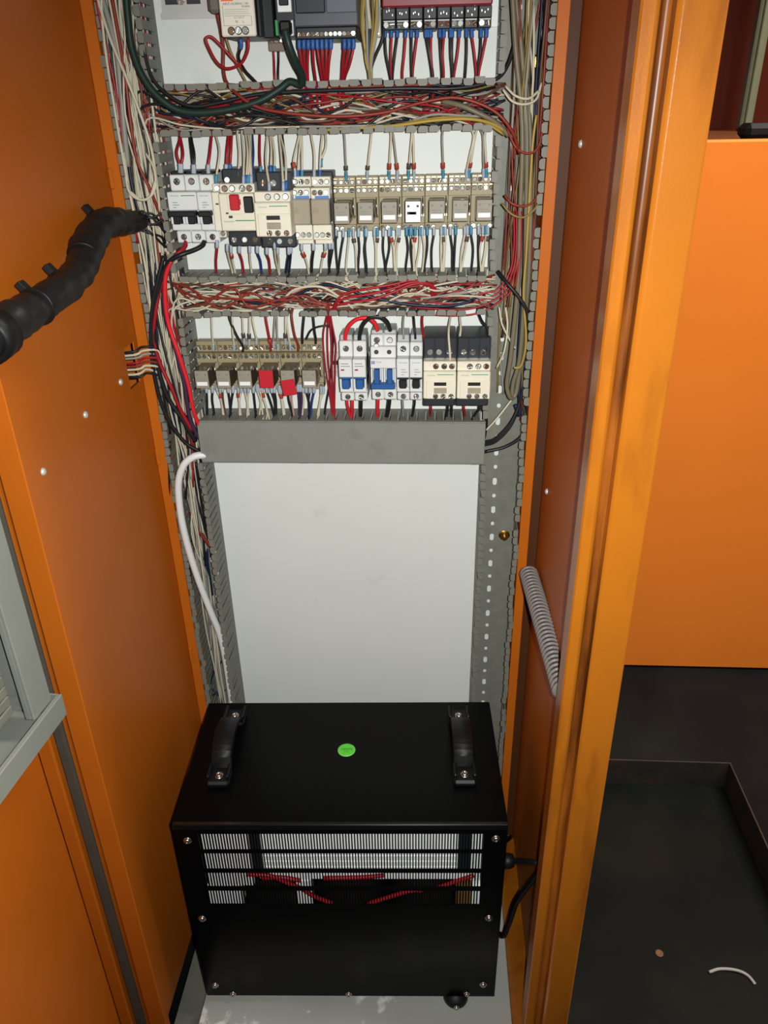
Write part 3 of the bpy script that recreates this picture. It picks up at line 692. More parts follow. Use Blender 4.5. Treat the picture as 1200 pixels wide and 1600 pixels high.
GRC = 'grey breakers with black toggles in the lower row'
for a, c_, lab in ((619.2, 639.6, 'slim grey breaker with black toggle, beside the wide blue-toggle breaker'), (639.8, 660.3, 'slim grey breaker with black toggle, beside the twin contactors')):
    mcb(lab, (Xp(a, 66, 575), Xp(c_, 66, 575)), 1, (535, 559, 561, 590.5, 591, 606, 605, 612.5, 613.5, 625), (50, 66), LGREY, BLACKP, 'lever', (522, 535, MGREY), 'green', GRC, extra=(a+c_)/2)
for a, c_, lab in ((661, 713, 'cream contactor with black top in the lower row, left of the twin pair'), (713.6, 766.4, 'cream contactor with black top in the lower row, right of the twin pair')):
    xm = (a+c_)/2; X = (Xp(a, 84, 600), Xp(c_, 84, 600))
    root = contactor(lab, X, (527, 561, 565, 580, 623.5, 634.5), (62, 84), (550, None), xm, 'twin contactors in the lower row')
    b = B(); b.mm((X[0]+.001, X[1]-.001, Zp(545, 45, xm), Zp(522, 34, xm)), 3, 50, .003); b.build('rear_hood', BLACKP, root)
    b = B()
    for k in range(3): b.mm((X[0]+(X[1]-X[0])*(.06+.32*k), X[0]+(X[1]-X[0])*(.06+.32*k)+.010, Zp(564, 66, xm), Zp(560.5, 66, xm)), 30, 68, .0004)
    b.build('white_tabs', WHITEP, root)

# ------------------------------------------------------------------ upper row, cut by the frame
X = (Xp(344, 90, 30), Xp(398.5, 90, 30)); zb = Zp(57, 90, 372)
ps = newdev('power_supply', 'white-faced power supply with three terminal screws at the top of the plate', 'power supply', X, zb)
b = B(); b.mm((X[0], X[1], zb, 1.50), 9, 84, .001); b.build('body', BLACKP, ps)
b = B(); b.mm((X[0], X[1], zb+.0, 1.50), 84, 90, .0012); b.build('front_panel', LABEL, ps)
b = B(); b.mm((X[1]+.0004, Xp(428, 62, 40), Zp(60, 62, 415), 1.50), 9, 62, .0012); b.mm((X[1]+.0002, X[1]+.004, Zp(58, 80, 400), 1.5), 9, 78, .0008); b.build('side_module', BLACKP, ps)
b = B(); b.mm((Xp(325, 60, 10), X[0]-.0004, Zp(20, 60, 333), 1.5), 20, 60, .003); b.build('side_connector', mat('connector_grey', '6A6860', .5), ps)
terminals(ps, [Xp(x, 90, 48) for x in (361.5, 372.5, 383.5)], Zp(48, 90, 372), 90, .0031)
yl = PY-.0904
text('INPUT:100-240VAC 1.9A', .0031, (Xp(368, 90, 6), yl, Zp(6, 90, 368)), ps, INK, sx=.82); text('50/60Hz', .0026, (Xp(384, 90, 10), yl, Zp(10, 90, 384)), ps, INK)
text('N', .0034, (Xp(370, 90, 34), yl, Zp(34, 90, 370)), ps, INK); text('L', .0034, (Xp(380.5, 90, 34), yl, Zp(34, 90, 380)), ps, INK)
text('AC INPUT', .0026, (Xp(374, 90, 27.5), yl, Zp(27.5, 90, 374)), ps, INKG)
b = B(); b.mm((Xp(345, 90, 1), Xp(364, 90, 1), Zp(2, 90, 355), 1.48), 90, 90.3, 0); b.build('orange_header', INKO, ps)
b = B()
for y in (14.5, 18, 21, 24.3): b.mm(rect(350, y, 391 if y > 20 else 388, y+.5, 90), 90, 90.2, 0)
for (x0, y0, x1, y1) in ((348.5, 9, 349.1, 40), (393, 24, 393.6, 40), (349, 39.6, 393, 40.2)): b.mm(rect(x0, y0, x1, y1, 90), 90, 90.2, 0)
b.build('printed_lines', INKG, ps)

X = (Xp(430, 70, 30), Xp(559.5, 78, 30)); plc = newdev('controller', 'dark slate programmable controller with row of bright terminal screws', 'controller', X, Zp(61, 72, 510))
xs_ = Xp(459.5, 78, 30)
b = B(); b.mm((xs_, X[1], Zp(41, 78, 510), 1.50), 9, 78, .0012); b.build('body', SLATE, plc)
b = B(); b.mm((X[0], xs_-.0004, Zp(57, 66, 445), 1.5), 9, 66, .001); b.build('communication_module', SLATED, plc)
b = B(); b.mm((Xp(461.5, 80, 10), Xp(508, 80, 10), Zp(21, 80, 485), 1.5), 78, 81, .0012); b.build('left_flap', SLATED, plc)
b = B(); b.mm((Xp(509.5, 80, 10), Xp(557.5, 80, 10), Zp(20, 80, 530), 1.5), 78, 80, .0012); b.build('right_flap', mat('blue_slate_plastic', '545A66', .4, var=.05), plc)
b = B(); b.mm((Xp(462, 74, 50), Xp(558, 74, 50), Zp(61, 74, 510), Zp(41.5, 74, 510)), 9, 74, .0012); b.build('terminal_strip', BLACKP, plc)
terminals(plc, [Xp(467.5+7.05*k, 74, 53) for k in range(13)], Zp(53.2, 74, 510), 74, .0020)
b = B(); b.mm(rect(433.5, -3, 455.5, 19, 66), 66, 67.5, .0006); b.build('white_bezel', WHITEP, plc)
b = B(); b.mm(rect(436, -3, 451, 9, 67), 67, 70, .0008); b.build('switch', BLACKP, plc)
b = B(); b.mm(rect(437, 32, 455, 55, 78), 66, 82, .002); b.build('cable_plug', RUBBER, plc)
b = B(); b.mm(rect(455, 31, 458.2, 56, 70), 60, 70, .0006); b.mm(rect(452, 53, 458, 56, 70), 60, 71, .0006); b.build('white_clip', WHITEP, plc)
b = B(); b.mm(rect(430.2, 31, 434.5, 56, 68), 60, 69, .0006); b.build('green_connector', GREENC, plc)

X = (Xp(418.6, 20, 70), Xp(446.6, 20, 70)); t = newdev('terminal_block', 'small smoky clear three-way terminal block below the controller', 'terminal block', X, Zp(80, 20, 432))
b = B(); b.mm((X[0], X[1], Zp(80, 20, 432), Zp(58, 20, 432)), .5, 18, .001)
for k in range(3): xx = X[0]+(X[1]-X[0])*(.2+.3*k); b.mm((xx-.0028, xx+.0028, Zp(68, 20, 432), Zp(58, 20, 432)), 17, 23, .0008)
b.build('body', CLEAR, t)
for k in range(3): screw(t, X[0]+(X[1]-X[0])*(.2+.3*k), Zp(62, 23, 432), 23.5, .0026)

X = (Xp(561, 25, 30), Xp(594, 25, 30)); t = newdev('terminal_strip', 'narrow pale terminal strip behind the olive wires at the top', 'terminal strip', X, Zp(57, 25, 578))
b = B(); b.mm((X[0], X[1], Zp(57, 25, 578), 1.5), .5, 20, .001); b.build('body', LABEL, t)
b = B()
for k in range(6): xx = X[0]+(X[1]-X[0])*(.1+.16*k); b.mm((xx-.0016, xx+.0016, Zp(54.5, 25, 578), Zp(51, 25, 578)), 20, 22, .0004)
b.build('contacts', CHROME, t)

X = (Xp(597, 45, 25), Xp(769, 45, 25)); tb = newdev('relay_terminal_board', 'black eight-way relay terminal board with maroon cover at top right', 'terminal board', X, Zp(45, 45, 683))
b = B(); b.mm((X[0], Xp(779, 10, 30), Zp(44, 12, 683), 1.5), .5, 4, .0006); b.build('carrier', WHITEP, tb)
b = B(); b.mm((X[0]+.001, X[1]-.001, Zp(9.5, 62, 683), 1.5), 20, 62, .0015); b.build('cover', MAROON, tb)
bw = (X[1]-X[0])/8
for k in range(8):
    xa, xb_ = X[0]+k*bw+.0004, X[0]+(k+1)*bw-.0004
    b = B(); b.mm((xa, xb_, Zp(45, 45, 683), Zp(10, 45, 683)), 4, 42, .0008); b.mm((xa, xb_, Zp(29.5, 45, 683), Zp(10, 45, 683)), 40, 46, .0008); blk = b.build('terminal_module', BLACKP, tb)
    b = B(); b.mm((xa+.001, xb_-.001, Zp(32.2, 43, 683), Zp(31, 43, 683)), 42, 43, 0); b.build('white_line', WHITEP, blk)
    for q in (.26, .74): screw(blk, xa+(xb_-xa)*q, Zp(37.5, 42, 683), 43, .0027)
    b = B()
    for q in (.28, .46, .74):
        xx = xa+(xb_-xa)*(q+rnd.uniform(-.08, .08)); zz = Zp(rnd.uniform(15, 27), 46, 683); b.mm((xx-.0005, xx+.0005, zz-.0009, zz+.0012), 46, 47, .0002)
    b.build('jumper_pins', CHROME, blk)

# ------------------------------------------------------------------ black transformer box
BX0, BX1, BY0, BY1, BZ0, BZ1, BR = -.3383, .100, .6983, .9304, .1182, .4930, .0434
cx, cy = (BX0+BX1)/2, (BY0+BY1)/2
box = thing('transformer_box', 'black steel transformer enclosure with vent slots and two handles on the cabinet floor', 'transformer', (cx, cy, ZB))
box.rotation_euler = (0, 0, BR)
W2, D2 = (BX1-BX0)/2, (BY1-BY0)/2; z0, z1 = BZ0-ZB, BZ1-ZB
def lb(name, b, material, parent=box): me = b.mesh(name); o = link(me, name, parent, material); return o   # local to the box
FY = -D2                                   # front face (local y)
b = B(); b.box(-W2, W2, -D2-.001, D2, z1-.0015, z1, .0004); lb('top_cover', b, BLACK)
b = B(); b.box(-W2, W2, -D2-.0012, -D2+.0045, z1-.010, z1+.0002, .0009); lb('front_lip', b, mat('glinting_black_edge', '101011', .16, spec=.9))  # lip coat made lighter and glossier so its edge shows a highlight
b = B(); b.box(-W2, -W2+.0015, -D2, D2, z0, z1-.0015); b.box(W2-.0015, W2, -D2, D2, z0, z1-.0015); b.box(-W2+.0015, W2-.0015, D2-.0015, D2, z0, z1-.0015); b.box(-W2+.0015, W2-.0015, -D2, D2, z0, z0+.0015); lb('shell', b, BLACK)
# local front coordinates from pixels
Rz = Matrix.Rotation(-BR, 3, 'Z')
def loc_front(px, py, dy=0.0):
    r = ray(px, py); n = Vector((math.sin(BR), -math.cos(BR), 0)); P0 = Vector((cx, cy, 0)) + n*(D2-dy); O = Vector((0, 0, CZ))
    t_ = (P0-O).dot(n)/r.dot(n); p = O+r*t_; q = Rz @ (p-Vector((cx, cy, ZB))); return q.x, q.z
xa = (loc_front(312, 1303)[0]+loc_front(325, 1412)[0])/2; xb_ = (loc_front(756, 1303)[0]+loc_front(749, 1412)[0])/2
rows = [(loc_front(540, u)[1], loc_front(540, v)[1]) for u, v in ((1303, 1328), (1333.5, 1358), (1364, 1385.5), (1392, 1413))]
b = B(); th = .0012; ya, yb = FY, FY+th
b.box(-W2+.0015, xa, ya, yb, z0, z1-.002); b.box(xb_, W2-.0015, ya, yb, z0, z1-.002)
b.box(xa, xb_, ya, yb, rows[0][0], z1-.002); b.box(xa, xb_, ya, yb, z0, rows[3][1])
for k in range(3): b.box(xa, xb_, ya, yb, rows[k+1][0], rows[k][1])
NS = 98; ps_ = (xb_-xa)/NS
for (zt_, zb_) in rows:
    for k in range(NS): b.box(xa+k*ps_-ps_*.18, xa+k*ps_+ps_*.18, ya+.0002, yb, zb_, zt_)
fp = lb('front_panel', b, BLACK)
SCR = None
def bolt(parent, x, y, z, ax, r=.0042, washer=True, name='screw'):
    b = B()
    if washer: b.lathe((x, y, z), ax, [(r*1.35, -.0004), (r*1.35, .0010), (r*1.0, .0012)], 18)
    b.lathe((x, y, z), ax, [(r, .001), (r, .0022), (r*.8, .0034), (r*.45, .0038), (r*.42, .0026), (r*.05, .0024)], 16)
    lb(name, b, CHROME, parent)
for (px, py) in ((293, 1313), (775, 1310), (316, 1435), (764, 1434), (336, 1539), (755, 1538)):
    x, z = loc_front(px, py); bolt(fp, x, FY, z, (0, -1, 0))
for (px, py) in ((364, 1552.5), (545, 1553), (729, 1552.5)):
    x, z = loc_front(px, py); bolt(fp, x, FY, z, (0, -1, 0), .0036)
# feet
for sx in (-1, 1):
    for sy in (-1, 1):
        b = B(); b.lathe((sx*(W2-.058), sy*(D2-(.008 if sx > 0 else .045)), .0003), (0, 0, 1), [(.017, 0), (.019, .004), (.018, z0-.0002)], 22); lb('foot', b, RUBBER)
bolt(box, W2-.058, -D2-.0103, .008, (0, -1, 0), .003)
# handles: flat strap grips with end pads
def handle(px0, py0, px1, py1):
    p0 = atZ(px0, py0, BZ1+.02); p1 = atZ(px1, py1, BZ1+.012)
    q0 = Rz @ (p0-Vector((cx, cy, ZB))); q1 = Rz @ (p1-Vector((cx, cy, ZB)))
    x = (q0.x+q1.x)/2; ya_, yb_ = q1.y, q0.y; hw = .0155
    b = B(); Lp = []
    n = 14
    for i in range(n+1):
        t_ = i/n; y = ya_+(yb_-ya_)*t_; h = .004+.030*math.sin(math.pi*t_)**.55; Lp.append((y, h))
    for i in range(n):
        (y0_, h0), (y1_, h1) = Lp[i], Lp[i+1]; th = .006
        vs = []
        for (y, h) in ((y0_, h0), (y1_, h1)):
            vs += [(x-hw, y, z1+h), (x-hw*.8, y, z1+h+th), (x+hw*.8, y, z1+h+th), (x+hw, y, z1+h), (x+hw*.7, y, z1+max(h-.003, .0002)), (x-hw*.7, y, z1+max(h-.003, .0002))]
        b.add(vs, [(k, (k+1) % 6, 6+(k+1) % 6, 6+k) for k in range(6)], True)
        if i == 0: b.add(vs[:6], [(0, 1, 2, 3, 4, 5)])
        if i == n-1: b.add(vs[6:], [(5, 4, 3, 2, 1, 0)])
    hd = lb('handle', b, RUBBER)
    for s_, y in ((1, ya_-.012), (-1, yb_+.012)):
        b = B(); b.box(x-hw, x+hw, y-.016, y+.014, z1, z1+.010, .003)
        for q in (-1, 1): b.box(x+q*(hw-.0022)-.0022, x+q*(hw-.0022)+.0022, y-.011, y+.014, z1+.008, z1+.018, .0015)
        lb('end_pad', b, RUBBER, hd); bolt(hd, x, y-.002, z1+.010, (0, 0, 1), .0048)
handle(362, 1118, 347, 1198); handle(716, 1118, 727, 1196)
# round sticker
p = Rz @ (atZ(541.5, 1172, BZ1)-Vector((cx, cy, ZB)))
b = B(); b.cyl((p.x, p.y, z1), (0, 0, 1), .0128, .0003, 36); st = lb('round_sticker', b, STICKER)
b = B(); b.lathe((p.x, p.y, z1+.0003), (0, 0, 1), [(.0126, 0), (.0126, .0002)], 36); lb('sticker_rim', b, mat('pale_green_print', '8FE27A', .5), st)
b = B(); b.cyl((p.x, p.y, z1+.0005), (0, 0, 1), .0116, .0002, 36); lb('sticker_face', b, STICKER, st)
for s_, body, dy in ((.0042, 'Q.C', -.0034), (.0052, 'PASSED', .0016)):
    cu = bpy.data.curves.new('t', 'FONT'); cu.body = body; cu.size = s_; cu.align_x = 'CENTER'; cu.align_y = 'CENTER'; cu.resolution_u = 2
    to = bpy.data.objects.new('t', cu); C.objects.link(to); me = bpy.data.meshes.new_from_object(to); bpy.data.objects.remove(to)
    o = link(me, 'lettering', st, mat('dark_green_print', '14591C', .6)); o.location = (p.x, p.y+dy, z1+.0009); o.rotation_euler = (0, 0, math.pi)
# inside: pale core, posts, coils and red leads seen through the slots
def lf(px, py, dy): return loc_front(px, py, dy)
dyc = .012
x0_, zt_ = lf(398, 1296, dyc); x1_, zb_ = lf(722, 1374, dyc)
b = B(); b.box(x0_-.002, x1_+.012, FY+dyc, FY+dyc+.05, zb_, z1-.006, .001)
for k in range(4): zz = zb_+.008+k*.011; b.box(x0_-.002, x1_+.012, FY+dyc-.0012, FY+dyc, zz, zz+.008, .0004)
lb('transformer_core', b, COREW)
for (p0, p1) in ((391, 407), (716, 737)):
    xq0 = lf(p0, 1320, .006)[0]; xq1 = lf(p1, 1320, .006)[0]; zq = lf(400, 1362, .006)[1]
    b = B(); b.box(xq0, xq1, FY+.004, FY+.0115, zq, z1-.004, .001); lb('core_clamp', b, BLACKP)
for (p0, p1) in ((318, 391), (737, 752)):
    xq0 = lf(p0, 1340, .02)[0]; xq1 = lf(p1, 1340, .02)[0]; zq = lf(400, 1384 if p0 < 400 else 1376, .02)[1]
    b = B(); b.box(xq0, xq1, FY+.02, FY+.03, zq, z1-.01, .001); lb('core_end', b, COREW)
for (p0, p1, ya_, yb_, dy, mt) in ((322, 381, 1390, 1416, .016, COREW), (462, 489, 1376, 1416, .014, COREW), (713, 736, 1392, 1416, .016, BROWNP), (738, 750, 1384, 1416, .016, COREW)):
    xq0, zq1 = lf(p0, ya_, dy); xq1, zq0 = lf(p1, yb_, dy)
    b = B(); b.box(xq0, xq1, FY+dy, FY+dy+.02, zq0, zq1, .001); lb('terminal_block', b, mt)
for i in range(3):
    xc2 = -.13+.125*i
    b = B(); b.lathe((xc2, .035, .02), (0, 0, 1), [(.052, 0), (.056, .004), (.056, .17), (.052, .175)], 24); lb('coil', b, mat('dark_coil', '201A18', .5))
for pts in ([(385, 1366), (420, 1368), (445, 1378), (470, 1388), (490, 1400), (520, 1412)], [(505, 1372), (560, 1371), (600, 1368)], [(575, 1412), (600, 1404), (640, 1392), (660, 1391)], [(680, 1388), (710, 1378), (740, 1368)], [(410, 1372), (440, 1371), (470, 1376)]):
    b = B(); P = []
    for (px, py) in pts: x, z = lf(px, py, .008); P.append((x, FY+.008, z))
    b.tube(P, .003, 7, 5); lb('internal_lead', b, WIRE['red'])
# gland and cable on the right side
gq = Rz @ (atY(797, 1345, .752)-Vector((cx, cy, ZB))); gy, gz = gq.y, gq.z
b = B(); b.cyl((W2-.002, gy, gz), (1, 0, 0), .012, .006, 6); b.lathe((W2+.004, gy, gz), (1, 0, 0), [(.011, 0), (.011, .010), (.0085, .016), (.006, .017)], 16); lb('cable_gland', b, RUBBER)
bw_ = Matrix.Translation((cx, cy, ZB)) @ Matrix.Rotation(BR, 4, 'Z')
g0 = bw_ @ Vector((W2+.02, gy, gz))
b = B(); b.tube([g0-Vector((.004, 0, 0)), g0+Vector((.004, 0, 0)), atY(822, 1346, .742), atY(840, 1349, .733), atY(843, 1358, .733), atY(834, 1373, .738), atY(818, 1393, .748), atY(806, 1412, .758), atY(799, 1432, .765), atY(793, 1448, .77), atY(785, 1462, .775), Vector((.103, .82, ZB+.03)), Vector((.106, .88, ZB+.008)), Vector((.10, .97, ZB+.006))], .0042, 9)
tag(b.build('power_cable', RUBBER), 'black power cable curving down from the side gland of the transformer box', 'cable')

# ------------------------------------------------------------------ conduit on the right wall
ca = atY(826, 896, .955); cb = atY(880, 1078, .70)
ct = thing('ribbed_conduit', 'grey ribbed flexible conduit along the right inner wall', 'conduit', ca)
b = B(); b.tube([ca, cb], .0105, 14, 12); b.build('core', CONDUITB, ct)
b = B(); ax = (cb-ca).normalized(); Ln = (cb-ca).length; n = int(Ln/.0082)
for i in range(n+1):
    b.lathe(ca+ax*(i*.0082), ax, [(.0103, 0), (.0132, .0007), (.0132, .0022), (.0103, .0030)], 18)
b.build('ridges', CONDUIT, ct)

# ------------------------------------------------------------------ wires
COUNT = [0]
FAM = {}
ORD = 'first second third fourth fifth sixth seventh eighth ninth tenth eleventh twelfth thirteenth fourteenth fifteenth sixteenth seventeenth eighteenth nineteenth twentieth twenty-first twenty-second'.split()
def wire(col, pts, r=.00125, label='', group=None, name='wire', cat='wire', ferr=None, marker=None, ferr_end=None, n=7, res=6, raw=False):
    P = [Vector(p) for p in pts] if raw else [at(*p) for p in pts]
    b = B(); b.tube(P, r, n, res); o = b.build(name, WIRE[col] if isinstance(col, str) else col); tag(o, label, cat, group); COUNT[0] += 1
    if ferr or group in FAMX: FAM.setdefault(label, []).append((pts[0][0], o))
    off = o.location
    S = spline(P, 8)
    def piece(nm, i0, i1, rr, mt):
        Q = S[i0:i1+1] if i0 < i1 else S[i1:i0+1]
        if len(Q) > 1: bb = B(); bb.tube(Q, rr, 8, 1); link(bb.mesh(nm, off), nm, o, mt)
    def upto(L):
        a = 0
        for i in range(1, len(S)):
            a += (S[i]-S[i-1]).length
            if a >= L: return i
        return len(S)-1
    if ferr: piece('ferrule', 0, upto(.009), r*1.45, ferr)
    if marker: piece('marker', upto(.011), upto(.017), r*1.9, marker)
    return o
FAMX = set()
# PLC leads
L_ = 'thin red wire with blue ferrule dropping from the dark controller'
tgt = [(478, 133), (480, 131), (482, 134), (494, 131), (505, 134), (508, 131), (510, 134), (512, 130), None, None, (534, 124), (535, 127), (538, 126)]
for k in range(13):
    if not tgt[k]: continue
    x = 467.5+7.05*k; tx, ty = tgt[k]
    wire('red', [(x, 61, 66), (x+.3, 74, 66), ((x*1.5+tx)/2.5+rnd.uniform(-1, 1), 100, 56+rnd.random()*8), (tx, ty, 46), (tx+rnd.uniform(-6, 8), 155, 34), (tx+rnd.uniform(-4, 22), 185+rnd.random()*10, 22)], .0015, L_, 'red controller leads', ferr=FERB)
# terminal board leads
zz = lambda v: 590+v/6
spec = [(70, 120, 'black'), (130, 128, 'red'), (185, 140, 'black'), (262, 232, 'red'), (318, 322, 'black'), (370, 328, 'red'), (455, 512, 'black'), (475, 520, 'black'), (500, 516, 'red'), (585, 605, 'black'), (622, 620, 'red'), (685, 700, 'black'), (700, 706, 'black'), (765, 715, 'red'), (835, 820, 'black'), (885, 925, 'red'), (970, 927, 'black'), (1020, 945, 'red')]
for a, c_, col in spec:
    x, t2 = zz(a), zz(c_)
    wire(col, [(x, 44, 36), (x, 56, 37), ((x*.6+t2*.4)+rnd.uniform(-2, 2), 85, 38), (t2, 120, 34), (t2+rnd.uniform(-5, 5), 150, 26), (t2+rnd.uniform(-14, 14), 190, 16)], .0015,
         'thin %s wire hanging from the black terminal board' % col, '%s terminal board leads' % col, ferr=FERB)
# power supply leads
wire('black', [(376, 61, 70), (377, 72, 68), (373, 90, 60), (383, 110, 50), (399, 128, 40), (415, 145, 30)], .0015, 'black wire with blue ferrule curving from the power supply', ferr=FERB)
wire('red', [(388, 60, 70), (387, 80, 68), (376, 100, 62), (354, 107, 58), (338, 96, 56), (325, 72, 54), (322, 60, 54), (331, 58, 52), (348, 74, 48), (368, 96, 44), (399, 127, 38), (420, 150, 30)], .0016, 'red wire making a wide loop below the power supply')
wire('redb', [(340, 22, 50), (345, 45, 46), (349, 75, 42), (349, 105, 40), (354, 128, 46), (372, 148, 58), (405, 168, 60), (460, 178, 60), (530, 182, 58), (600, 176, 56), (660, 160, 58), (715, 153, 60), (770, 172, 62), (800, 205, 60), (812, 240, 50)], .0019, 'long orange-red wire arching across the topmost duct', None)
wire('olive', [(338, 18, 45), (347, 40, 42), (360, 80, 38), (372, 105, 36), (384, 128, 34), (392, 150, 24)], .0015, 'olive wire running down left of the power supply')
wire('red', [(427, 80, 14), (428, 95, 16), (429, 118, 26), (431, 150, 22)], .0014, 'thin red wire from the small clear terminal block')
wire('black', [(435, 80, 14), (435, 97, 16), (434.5, 118, 26), (436, 150, 22)], .0014, 'thin black wire from the small clear terminal block')
wire(mat('dark_green_jacket', '1B2E29', .45), [(445, 46, 84), (452, 72, 84), (463, 100, 76), (472, 118, 66), (470, 132, 58), (452, 128, 56), (436, 140, 56), (400, 160, 58), (340, 174, 60), (285, 174, 62), (248, 152, 64), (222, 118, 64), (206, 75, 62), (200, 30, 60), (196, -20, 58)], .0042, 'thick dark green cable from controller plug sweeping left and up', None, 'control_cable', 'cable', n=9)
# olive bundle right of the controller
for k, (x0_, x1_, col, r) in enumerate(((564, 573, 'olive', .0017), (567, 572, 'yellow', .0016), (573, 575, 'grey', .0017), (578, 576, 'navy', .0015), (583, 578, 'olive', .0017), (588, 579, 'yellow', .0016), (591, 581, 'grey', .0015))):
    wire(col, [(x0_+rnd.uniform(-3, 3), -12, 40), (x0_, 30, 42), (x0_*.6+x1_*.4, 62, 42), (x1_, 95, 40), (577+k*.6, 122, 36), (579+rnd.uniform(-2, 4), 160, 26), (600+k*14, 190, 20)], r, '%s wire in the slim bundle right of the controller' % dict(yellow='yellow-olive').get(col, col), 'olive bundle right of the controller')
wire('black', [(602, -10, 38), (600, 25, 40), (598, 60, 42), (588, 85, 40), (581, 105, 38), (580, 130, 34)], .0016, 'black wire curving left from the terminal board edge')
wire('white' if 'white' in WIRE else 'cream', [(574, -10, 46), (575, 10, 46), (577, 30, 46), (578, 48, 40)], .0022, 'pale twisted lead at the top of the olive bundle')

# drops into the upper row
def drop(col, pts, lab, grp, **k): return wire(col, pts, k.pop('r', .00125), lab, grp, **k)
top2 = [('red', (281, 216), (276, 238), (281, 267), 46), ('red', (282, 216), (286, 240), (283.5, 267), 46), ('black', (297, 214), (300, 240), (302, 268), 46), ('black', (299, 214), (303.5, 240), (303.5, 268), 46),
        ('red', (331, 208), (328, 240), (325.5, 268), 46), ('cream', (337, 210), (343, 238), (338, 285), 54), ('red', (357, 206), (355, 235), (353.5, 268), 42), ('red', (362.5, 206), (361, 235), (359.5, 268), 42),
        ('cream', (371, 208), (374, 240), (373, 276), 44), ('cream', (378, 209), (381, 245), (380.5, 286), 62), ('cream', (384, 209), (387, 240), (385, 286), 62), ('cream', (388, 210), (391, 240), (388, 286), 62), ('cream', (392, 210), (391.5, 245), (392.5, 286), 62), ('blue', (394.5, 210), (396, 240), (394, 284), 55),
        ('red', (406, 206), (406, 240), (407.5, 271), 54), ('cream', (418, 206), (415.5, 250), (420.5, 297), 66), ('cream', (422, 206), (424, 235), (423, 270), 54), ('cream', (424, 206), (429, 240), (429, 271), 54),
        ('cream', (436, 208), (440, 250), (442.5, 297), 66), ('cream', (438, 208), (446, 245), (447, 295), 66), ('black', (441, 208), (444, 235), (444, 272), 50),
        ('cream', (468, 207), (459, 250), (461, 276), 40), ('cream', (470, 207), (467, 245), (465.5, 277), 40), ('cream', (471, 207), (472, 245), (472, 277), 40), ('cream', (486, 206), (491, 240), (491, 277), 40), ('cream', (504, 206), (501, 240), (500, 277), 40), ('cream', (508, 206), (509, 230), (502, 258), 40), ]
for i, (col, p0, p1, p2, d) in enumerate(top2):
    nm = {'red': 'red', 'black': 'black', 'cream': 'cream', 'blue': 'blue'}[col]
    wire(col, [(p2[0], p2[1]+3, d), (p2[0], p2[1]-9, d), (p1[0], p1[1], d*.5+20), (p0[0], p0[1], 28), (p0[0]+rnd.uniform(-6, 6), p0[1]-22, 22), (p0[0]+rnd.uniform(-26, 26), p0[1]-38, 18)], .0017 if col in ('red', 'black') and i < 8 else .00135,
         'thin %s wire above the upper breakers and starters' % nm, '%s leads above the upper breakers and starters' % nm, ferr=[FERG, FERB, FERT][i % 3] if i > 4 else FERG, marker=MARK if p2[0] == 461 else None)
for i, (a, c_, mk) in enumerate(((538, 541, MARKD), (580, 574, MARKD), (611, 608, MARK), (614.5, 621, MARK), (643.5, 638.5, MARKD), (645.5, 647, MARK), (691, 692.5, MARK), (740, 729.5, None), (742.5, 733.5, MARK), (754.5, 755.5, None), (757.5, 760, MARK))):
    yb2 = 283-.05*(c_-540)*.5
    wire('cream' if i % 3 else 'grey', [(c_, yb2, 24), (c_, yb2-12, 25), (c_*.6+a*.4, 245, 30), (a, 212, 30), (a+rnd.uniform(-8, 8), 190, 22), (a+rnd.uniform(-25, 25), 175, 18)], .0013,
         'thin pale wire dropping to the upper relays', 'cream leads above the upper relays', ferr=FERG if i % 2 else FERT, marker=mk)
# below the upper row
bot2 = [('red', 339, 337.5, 378, 48, 0), ('cream', 355, 364, 384, 48, 0), ('cream', 361, 368, 386, 46, MARK), ('red', 374, 381, 386, 44, 0), ('cream', 390, 394, 386, 44, 0), ('blue', 402, 409, 386, 44, 0), ('red', 417, 422, 388, 50, 0), ('cream', 429, 436, 380, 56, 0), ('cream', 434, 437, 388, 50, 0), ('navy', 451, 446, 388, 50, 0), ('navy', 454, 451, 386, 50, 0),
        ('cream', 471.5, 483, 382, 40, MARK), ('black', 489, 486, 382, 40, 0), ('black', 490, 487, 382, 40, 0), ('cream', 508, 501, 382, 40, MARK), ('black', 515, 515, 380, 40, 0), ('black', 519.5, 514, 380, 38, 0)]
for i, (col, a, c_, y0_, d, mk) in enumerate(bot2):
    wire(col, [(a, y0_-3, d), (a+.3, y0_+9, d), ((a+c_)/2+rnd.uniform(-1.5, 1.5), 408, d*.5+14), (c_, 428, 28), (c_+rnd.uniform(-6, 6), 448, 22), (c_+rnd.uniform(-30, 30), 468, 16)], .0016 if col in ('red', 'blue', 'navy') else .00135,
         'thin %s wire below the upper breakers and starters' % col, '%s leads under the upper breakers and starters' % col, ferr=FERG, marker=mk or None)
def z4(v): return 500+v/3.4286
rb = [('black', 85, 95), ('black', 125, 100), ('cream', 155, 140), ('cream', 180, 195), ('black', 207, 205), ('black', 243, 250), ('black', 248, 246), ('cream', 292, 298), ('cream', 308, 302), ('black', 340, 350), ('black', 370, 352), ('cream', 380, 400), ('cream', 412, 402), ('cream', 424, 410), ('black', 465, 460), ('cream', 486, 505), ('cream', 510, 500), ('cream', 535, 515), ('black', 490, 497),
      ('cream', 550, 550), ('black', 575, 560), ('black', 610, 600), ('cream', 650, 650), ('cream', 660, 656), ('cream', 672, 664), ('black', 700, 710), ('black', 727, 718), ('cream', 775, 752), ('cream', 790, 758), ('black', 810, 812), ('black', 850, 850), ('cream', 872, 862), ('cream', 890, 868), ('cream', 900, 874)]
